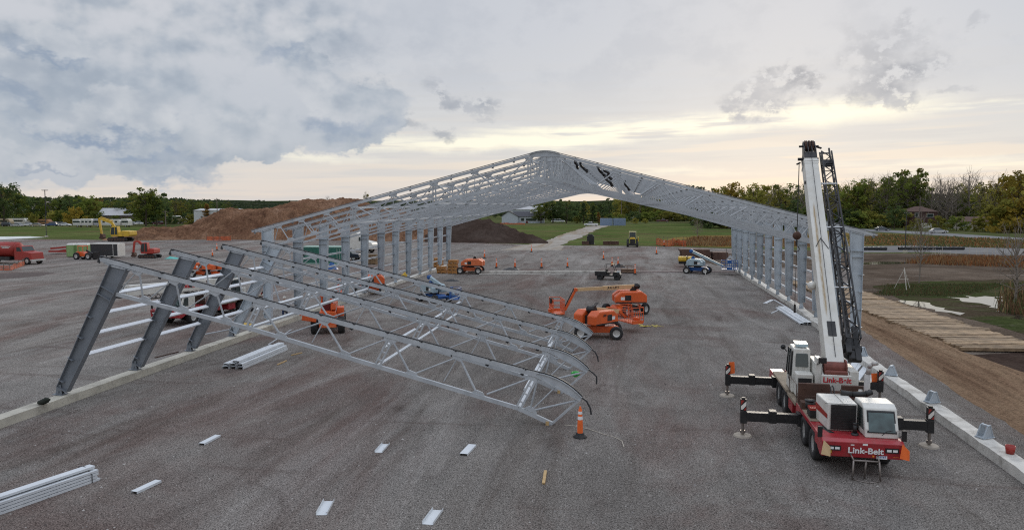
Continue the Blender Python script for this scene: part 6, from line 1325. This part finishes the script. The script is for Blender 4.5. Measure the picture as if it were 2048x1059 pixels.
def mk_tree(seed, H, kind):
    """unit built at real size: trunk mesh and crown of small leaf faces gathered on limb ends"""
    rnd = random.Random(seed); tb = MB(); ends = []
    wide = {'round':.36,'tall':.26,'conic':.2,'bare':.3,'loose':.34,'shrub':.6}[kind]
    t0 = {'round':.22,'tall':.2,'conic':.08,'bare':.25,'loose':.3,'shrub':.05}[kind]
    tb.tube([Vector((0,0,0)),Vector((rnd.gauss(0,.02)*H,rnd.gauss(0,.02)*H,H*.35)),Vector((rnd.gauss(0,.03)*H,rnd.gauss(0,.03)*H,H*.92))], .022*H, 7, r2=.004*H)
    nl = {'round':22,'tall':22,'conic':26,'bare':26,'loose':18,'shrub':12}[kind]
    for i in range(nl):
        f = t0+(.97-t0)*(i+rnd.random()*.7)/nl; a = i*2.4+rnd.random(); 
        prof = {'round':math.sin(PI*min(1,(f-t0)/(1-t0)*.8+.18))**.6,'tall':math.sin(PI*min(1,(f-t0)/(1-t0)*.75+.2))**.7,'conic':1.02-(f-t0)/(1-t0),'bare':math.sin(PI*min(1,(f-t0)/(1-t0)*.75+.2)),'loose':math.sin(PI*min(1,(f-t0)/(1-t0)*.7+.25)),'shrub':math.sin(PI*min(1,(f-t0)/(1-t0)*.6+.35))}[kind]
        l_ = wide*H*prof*rnd.uniform(.7,1.15); z0_ = H*f*(.72 if kind != 'conic' else 1.); zt = min(H*.99, H*f*(1.0 if kind!='conic' else .97)+rnd.uniform(-.03,.05)*H)
        q = Vector((math.cos(a)*l_, math.sin(a)*l_, zt)); s_ = Vector((0,0,z0_)); mid = s_.lerp(q,.5)+Vector((0,0,-.02*H if kind=='conic' else .01*H))
        tb.tube([s_,mid,q], .007*H, 4, r2=.0018*H); ends.append((q,l_)); ends.append((mid,l_))
        if kind in ('bare','loose'):
            for _ in range(5):
                w_ = mid.lerp(q, rnd.random()); v = w_+Vector((rnd.gauss(0,.06),rnd.gauss(0,.06),rnd.uniform(.04,.14)))*H; tb.cyl(w_, v, .0028*H, 3, r2=.0012*H)
                v2 = v+Vector((rnd.gauss(0,.03),rnd.gauss(0,.03),rnd.uniform(.0,.06)))*H; tb.cyl(v, v2, .0014*H, 3, r2=.0008*H)
    cb = MB(); ls = {'round':.019,'tall':.017,'conic':.016,'bare':.008,'loose':.014,'shrub':.038}[kind]*H
    per = {'round':60,'tall':60,'conic':46,'bare':2,'loose':40,'shrub':55}[kind]
    cr_ = {'round':.085,'tall':.075,'conic':.05,'bare':.05,'loose':.075,'shrub':.17}[kind]*H
    for (q, l_) in ends:
        r_ = cr_*rnd.uniform(.6,1.25)
        for _ in range(int(per*rnd.uniform(.4,1.3))):
            v = Vector((rnd.gauss(0,1),rnd.gauss(0,1),rnd.gauss(0,.75))); v = v.normalized()*r_*rnd.random()**.45; c = q+v
            if c.z > H*1.02 or c.z < H*.03: continue
            u = Vector((rnd.gauss(0,1),rnd.gauss(0,1),rnd.gauss(0,1))).normalized(); w_ = u.orthogonal().normalized(); w2 = u.cross(w_); s_ = ls*rnd.uniform(.6,1.4)
            cb.add([c-w_*s_-w2*s_*.6, c+w_*s_-w2*s_*.5, c+w_*s_*.8+w2*s_*.7, c-w_*s_*.7+w2*s_*.6], [(0,1,2,3)])
    return tb, cb
TREES = {}
def tree_mesh(kind, var, leaf, bk=None):
    key = (kind,var)
    if key not in TREES:
        tb, cb = mk_tree(hash_(kind)+var*17, 10., kind); TREES[key] = (tb, cb)
    tb, cb = TREES[key]
    k2 = (kind,var,leaf.name)
    if k2 not in TREES: TREES[k2] = (tb.mesh('trunk', bk or (barkpale if kind == 'bare' else bark)), cb.mesh('crown', leaf))
    return TREES[k2]
def hash_(s): return sum(ord(c)*(i+3) for i,c in enumerate(s))
LB = {('round','g'):'full green tree','x':''}
tno = [0]
def plant(x, d, ytop, kind, leaf, label, group=None, wsc=1., name='tree', zb=0):
    var = tno[0] % 3; tno[0] += 1
    tm, cm_ = tree_mesh(kind, var, leaf)
    h = max(1., zat(ytop,d)-zb); s = h/10.
    p = at(x,d); root = thing(name, label, 'tree', (p.x,p.y,zb), random.uniform(0,6.28), group); root.scale = (s*wsc,s*wsc,s)
    link('trunk', tm, root); link('crown', cm_, root); return root
random.seed(31)
def ipx(tab, x):
    for (a, ya), (b_, yb) in zip(tab, tab[1:]):
        if a <= x <= b_: return ya+(yb-ya)*(x-a)/(b_-a)
    return tab[-1][1]
topL = [(-60,372),(12,372),(30,388),(50,388),(90,394),(140,388),(180,392),(210,394),(240,396),(270,388),(290,378),(310,384),(330,398),(370,394),(420,398),(470,402),(560,402),(720,408)]
# left tree line, two rows
gl_ = 'trees of the left tree line'
for i in range(30):
    x = -55+i*17.5+random.uniform(-5,5); d = random.uniform(330,370) if x < 330 else random.uniform(400,450)
    kind = random.choice(['round','round','tall','loose']); leaf = random.choice([lf_green,lf_olive,lf_green,lf_dark]); nm = {lf_green.name:'mid green',lf_olive.name:'olive green',lf_dark.name:'dark green'}[leaf.name]
    plant(x, d, ipx(topL,x)+random.uniform(0,7), kind, leaf, '%s %s tree in the left tree line behind the parked vehicles' % (nm, {'round':'rounded','tall':'tall','loose':'loose crowned'}[kind]), gl_+', '+nm+' '+kind, 1.25)
for i in range(34):
    x = -60+i*15+random.uniform(-5,5); plant(x, random.uniform(420,480), ipx(topL,x)+random.uniform(3,9), 'round', lf_dark, 'dark tree standing in the rear row of the left tree line', gl_+', dark rear row', 1.5)
plant(290, 300, 377, 'round', lf_green, 'big dense green tree standing tallest between the barn and the white shed', None, 1.3)
plant(262+50, 305, 386, 'round', lf_dark, 'dark green tree just right of the tallest dense tree', None, 1.3)
plant(5, 300, 362, 'round', lf_dark, 'big dark tree at the left edge of the picture', None, 1.1)
plant(148, 312, 413, 'shrub', lf_yel, 'yellow tree behind the leftmost camper', None, 1.0)
plant(68, 316, 428, 'shrub', lf_olive, 'low yellowish tree in front of the pale roofed house', None, 1.0)
plant(190, 370, 397, 'round', lf_or, 'orange autumn tree above the camper row', None, 1.2)
plant(120, 322, 420, 'shrub', lf_green, 'low green tree left of the yellow tree', None)
plant(176, 318, 430, 'shrub', lf_olive, 'low olive bush behind the second camper', None)
plant(413, 330, 405, 'conic', lf_or, 'brownish conical tree left of the white warehouse', None, 1.4)
plant(428, 240, 424, 'conic', lf_dark, 'small dark conifer in front of the white warehouse', None, 1.6)
plant(733, 260, 383, 'loose', lf_olive, 'lone loose tree rising above the soil mound beside the roof', None, .42)
plant(748, 260, 404, 'shrub', lf_dark, 'dark bush at the foot of the lone loose tree', None, .6)
for x in (645,655,664): plant(x, 232, 392+abs(x-655)*.5, 'bare', lf_olive, 'bare shrub on the crest of the soil mound', 'bare shrubs on the mound crest', 1.5, zb=8.6)
# middle
topM = [(700,405),(1000,415),(1080,403),(1110,398),(1150,400),(1190,404),(1230,394),(1290,386),(1320,388),(1360,390),(1400,384),(1440,370)]
for i in range(24):
    x = 1060+i*15.5+random.uniform(-4,4); d = random.uniform(400,450); leaf = random.choice([lf_green,lf_olive,lf_dark,lf_olive]); kind = random.choice(['tall','round','tall'])
    plant(x, d, ipx(topM,x)+random.uniform(0,5), kind, leaf, '%s tree in the row seen under the roof ridge' % {lf_green.name:'mid green',lf_olive.name:'yellowish olive',lf_dark.name:'dark green'}[leaf.name], 'middle tree row, '+leaf.name.replace('_',' '), 1.1)
for i in range(26):
    x = 706+i*15; plant(x, random.uniform(440,500), ipx(topM,x)+random.uniform(4,9), 'round', lf_dark, 'dark tree in the far row behind the roof frames', 'far dark tree row behind the frames', 1.5)
for (x, yt, kd, lf, lb) in [(1133,402,'round',lf_dark,'dark round tree just left of the haul road top'),(1106,402,'tall',lf_dark,'slim dark tree right of the white house'),(1082,408,'round',lf_green,'green tree rising behind the white house'),(1167,403,'conic',lf_dark,'dark conifer above the white pickup'),(1186,408,'conic',lf_dark,'dark conifer right of the white pickup'),(1197,424,'conic',lf_or,'small reddish tree above the haul road'),(1153,434,'shrub',lf_olive,'green bush row behind the white pickup'),(1210,432,'shrub',lf_olive,'bush left of the blue grey containers'),(1243,428,'shrub',lf_green,'bush right of the blue grey containers')]:
    plant(x, 350, yt, kd, lf, lb, None, 1.5 if kd != 'shrub' else 1.2)
for x, y in ((1270,447),(1290,446),(1395,446),(1415,446)): plant(x, zdepth(G(x,y)), 436, 'shrub', lf_olive, 'low olive bush on the slope crest by the far road', 'low bushes on slope crest', 1.2)
plant(1396, 190, 438, 'bare', lf_or, 'small bare tree standing in the dry orange grass', None, 1.2)
# right
topR = [(1400,384),(1440,368),(1480,372),(1520,364),(1560,366),(1600,364),(1640,366),(1690,362),(1720,355),(1760,350),(1800,345),(1826,340),(1850,362),(1920,372),(1950,365),(1980,362),(2010,352),(2048,335),(2100,330),(2200,340)]
for i in range(26):
    x = 1405+i*28+random.uniform(-6,6); 
    if 1845 < x < 1925: continue
    d = random.uniform(285,320); kind = random.choice(['loose','loose','tall','round']); leaf = random.choice([lf_olive,lf_green,lf_olive,lf_yel if 1950 < x else lf_green])
    plant(x, d, ipx(topR,x)+random.uniform(-3,8), kind, leaf, '%s %s tree in the tall row at right' % ({lf_olive.name:'olive',lf_green.name:'green',lf_yel.name:'yellow'}[leaf.name], {'loose':'airy','round':'full','tall':'upright'}[kind]), 'tall tree row at right, '+leaf.name.replace('_',' ')+' '+kind, 1.1)
for i in range(30):
    x = 1400+i*24+random.uniform(-6,6); plant(x, random.uniform(320,370), max(372,ipx(topR,x)+22+random.uniform(0,10)), 'round', random.choice([lf_dark,lf_green,lf_dark]), 'dark understorey tree behind the tall row at right', 'understorey trees at right', 1.6)
for (x, yt, kd, lf, lb, d, w) in [(1828,343,'round',lf_green,'tallest full tree above the brown house',292,.9),(1790,412,'round',lf_dark,'dense round dark tree standing left of the brown house',262,1.3),(1740,418,'round',lf_dark,'dark tree left of the dense round one',285,1.3),(1770,352,'loose',lf_green,'airy tree directly above the dark grey car',285,1.),(1720,362,'loose',lf_olive,'airy olive tree right of the crane lattice',290,1.),
        (1925,385,'round',lf_green,'dark green rounded tree between the two houses',285,1.2),(1460,366,'round',lf_yel,'yellowish tree just above the right roof slope',270,1.2),(1510,372,'round',lf_olive,'olive tree above the right roof slope',262,1.3),(1560,372,'loose',lf_olive,'airy olive tree left of the crane boom',262,1.2),(1585,400,'round',lf_dark,'dark low tree beside the crane boom',255,1.3),(1535,425,'shrub',lf_or,'rusty bush left of the crane boom',235,1.2),
        (2030,345,'round',lf_yel,'yellow green tree near the right edge',240,1.),(1985,372,'loose',lf_olive,'pale olive tree left of the yellow green one',240,1.2),(2075,330,'loose',lf_olive,'big olive tree at the right edge',225,1.1),(2010,400,'shrub',lf_olive,'olive brush under the pale olive tree',230,1.3),(2045,395,'shrub',lf_yel,'yellow brush at the right edge',225,1.3),(1700,428,'shrub',lf_or,'orange bush right of the white car',285,1.3),(1880,432,'shrub',lf_olive,'shrub in front of the low white house',240,1.1),(1835,436,'shrub',lf_olive,'shrub in front of the brown house',245,1.2),(1915,430,'shrub',lf_green,'green shrub left of the low white house',242,1.1),(1960,440,'shrub',lf_olive,'shrub at right end of the low white house',235,1.1)]:
    plant(x, d, yt, kd, lf, lb, None, w)
for i, (x, yt) in enumerate([(1700,364),(1735,356),(1775,350),(1815,352),(1650,368),(1600,368),(1540,370),(1995,350),(1865,366),(1880,350),(1897,362),(1872,372),(1885,360),(1893,366),(1902,358),(1912,366),(1928,352),(1936,342),(1948,348),(1860,368)]):
    plant(x, random.uniform(275,300), yt, 'bare', lf_olive, 'bare leafless tree rising among the leafy trees at right', 'bare trees at right', .9)
plant(1845, zdepth(G(1845,565)), 418, 'bare', lf_olive, 'thin bare sapling standing alone on the wet grass', None, .5)
plant(2040, zdepth(G(2040,620)), 440, 'bare', lf_olive, 'thin bare tree at the right edge beside the brush', None, .8)
for i in range(40):
    x = -50+i*19+random.uniform(-6,6)
    if 330 < x and x > 480: continue
    plant(x, random.uniform(326,340), 424+random.uniform(-5,6), 'shrub', random.choice([lf_green,lf_olive,lf_dark]), 'bushy undergrowth at the foot of the left tree line', 'undergrowth of the left tree line', 1.5)
for i in range(26):
    x = 1105+i*14+random.uniform(-4,4); plant(x, random.uniform(385,400), 424+random.uniform(-4,5), 'shrub', random.choice([lf_green,lf_olive,lf_dark,lf_dark]), 'bushy undergrowth at the foot of the middle trees', 'undergrowth of the middle trees', 1.6)
for i in range(34):
    x = 1420+i*20+random.uniform(-6,6)
    if 1808 < x < 1990: continue
    plant(x, random.uniform(268,282), 424+random.uniform(-12,8), 'shrub', random.choice([lf_green,lf_olive,lf_dark,lf_olive]), 'bushy undergrowth at the foot of the tall right trees', 'undergrowth of the right trees', 1.6)
# far wood as one mass
random.seed(77); b = MB()
for i in range(26000):
    x = random.uniform(-300,2400); d = random.uniform(620,760); yt = ipx([(-300,392),(200,396),(330,397),(470,403),(600,404),(900,406),(1200,404),(1500,396),(2400,380)], x)+3*noise.noise(Vector((x*.03,0,0)))+2*noise.noise(Vector((x*.15,1,0)))
    top = zat(yt,d); p = at(x,d); z_ = top*random.random()**.6; s_ = random.uniform(.7,1.7); u = Vector((random.gauss(0,1),random.gauss(0,1),random.gauss(0,1))).normalized(); w_ = u.orthogonal().normalized(); w2 = u.cross(w_); c = p+Vector((0,0,z_))
    b.add([c-w_*s_-w2*s_*.6, c+w_*s_-w2*s_*.5, c+w_*s_*.8+w2*s_*.7, c-w_*s_*.7+w2*s_*.6], [(0,1,2,3)])
tag(b.build('far_wood', leafmat('leaves_far', [(.05,.078,.045),(.08,.11,.06),(.12,.14,.075)]), None), 'distant dark wood along the horizon', 'wood', None, 'stuff')
b = MB(); n = 120; vs = []
for i in range(n+1):
    x = -500+3100*i/n; d = 800
    for j, (dd, hh) in enumerate(((760,0),(840,zat(401+3*noise.noise(Vector((x*.01,0,0))),840)),(1100,zat(403,900)))): p = at(x,dd); vs.append((p.x,p.y,hh))
b.add(vs, [(i*3+j,(i+1)*3+j,(i+1)*3+j+1,i*3+j+1) for i in range(n) for j in range(2)]); tag(b.build('hills', gmat('wooded_hill', [(.02,.03,.014),(.035,.048,.02),(.05,.06,.025)], (.02,.2), 1, .5, .8), None), 'low dark wooded rise on the horizon', kind='structure')
# ------------------------------------------------------------------ person
def person(loc, rz, label):
    J = {'pelvis':(0,0,.95),'belly':(0,.0,1.08),'chest':(0,0,1.3),'neck':(0,0,1.47),'head':(0,-.02,1.6),'top':(0,-.01,1.72),
         'hl':(-.1,0,.9),'kl':(-.12,-.02,.5),'al':(-.13,.02,.09),'tl':(-.14,-.14,.04),'hr':(.1,0,.9),'kr':(.13,-.05,.5),'ar':(.15,.0,.09),'tr':(.16,-.16,.04),
         'sl':(-.19,0,1.41),'el':(-.25,-.02,1.14),'wl':(-.22,-.16,.93),'pl':(-.21,-.2,.86),'sr':(.19,0,1.41),'er':(.25,-.02,1.14),'wr':(.23,-.14,.92),'pr':(.22,-.18,.85)}
    E = [('pelvis','belly'),('belly','chest'),('chest','neck'),('neck','head'),('head','top'),('pelvis','hl'),('hl','kl'),('kl','al'),('al','tl'),('pelvis','hr'),('hr','kr'),('kr','ar'),('ar','tr'),('chest','sl'),('sl','el'),('el','wl'),('wl','pl'),('chest','sr'),('sr','er'),('er','wr'),('wr','pr')]
    Rr = dict(pelvis=.14,belly=.13,chest=.15,neck=.055,head=.095,top=.07,hl=.09,kl=.06,al=.045,tl=.035,hr=.09,kr=.06,ar=.045,tr=.035,sl=.065,el=.045,wl=.03,pl=.035,sr=.065,er=.045,wr=.03,pr=.035)
    for s, k in ((-1,'l'),(1,'r')):
        b0 = J['p'+k]
        for i in range(5):
            q = (b0[0]+(i-2)*.016, b0[1]-.02-.01*(i==0), b0[2]-.07-.012*(2-abs(i-2))+(.04 if i==0 else 0)); J['f%s%d'%(k,i)] = q; Rr['f%s%d'%(k,i)] = .008; E.append(('p'+k,'f%s%d'%(k,i)))
    def skin(name, names, edges, grow, m, parent=None):
        idx = {n_:i for i,n_ in enumerate(names)}; me = bpy.data.meshes.new(name); me.from_pydata([J[n_] for n_ in names], [(idx[a],idx[c]) for a,c in edges], []); me.materials.append(m)
        o = link(name, me, parent); md = o.modifiers.new('skin','SKIN'); md.use_smooth_shade = True; o.modifiers.new('sub','SUBSURF').levels = 2; o.modifiers['sub'].render_levels = 2
        if not me.skin_vertices: bpy.context.view_layer.objects.active = o
        if not me.skin_vertices: 
            bm = bmesh.new(); bm.from_mesh(me); bm.verts.layers.skin.verify(); bm.to_mesh(me); bm.free()
        for n_, i in idx.items(): r_ = Rr[n_]+grow; me.skin_vertices[0].data[i].radius = (r_, r_*.85 if n_ in ('chest','belly','pelvis') else r_)
        me.skin_vertices[0].data[0].use_root = True
        return o
    body = skin('person', list(J), E, 0, skin_m); body.location = loc; body.rotation_euler = (0,0,rz); tag(body, label, 'person')
    skin('trousers', ['pelvis','belly','hl','kl','al','hr','kr','ar'], [('pelvis','belly'),('pelvis','hl'),('hl','kl'),('kl','al'),('pelvis','hr'),('hr','kr'),('kr','ar')], .018, denim, body)
    skin('jacket', ['belly','chest','sl','el','wl','sr','er','wr'], [('belly','chest'),('chest','sl'),('sl','el'),('el','wl'),('chest','sr'),('sr','er'),('er','wr')], .022, jacket, body)
    b = MB(); b.lathe([(.13,1.66),(.11,1.67),(.1,1.73),(.07,1.78),(.001,1.8)], (0,-.01,0), (0,0,1), 14); b.build('hard_hat', white, body, True)
    for s in (-.14,.155): b = MB(); b.hull([(s-.05,-.17,0),(s+.05,-.17,0),(s+.05,.08,0),(s-.05,.08,0),(s-.04,-.14,.07),(s+.04,-.14,.07),(s+.045,.07,.12),(s-.045,.07,.12)]); b.build('boot', rust, body, bevel=.01)
    b = MB(); b.lathe([(.001,-.02),(.012,0),(.001,.02)], (0,-.115,1.6), (0,1,0), 6)
    for s in (-.03,.03): b.lathe([(.001,-.01),(.009,0),(.001,.01)], (s,-.105,1.625), (0,1,0), 6)
    b.build('face_features', mat('face_brown', (.25,.13,.1), .6), body)  # nose and eyes in a darker brown than the skin
person(tuple(G(570,641)), .5, 'person in dark jacket and blue jeans standing left of the orange telehandler')
bpy.context.view_layer.update()
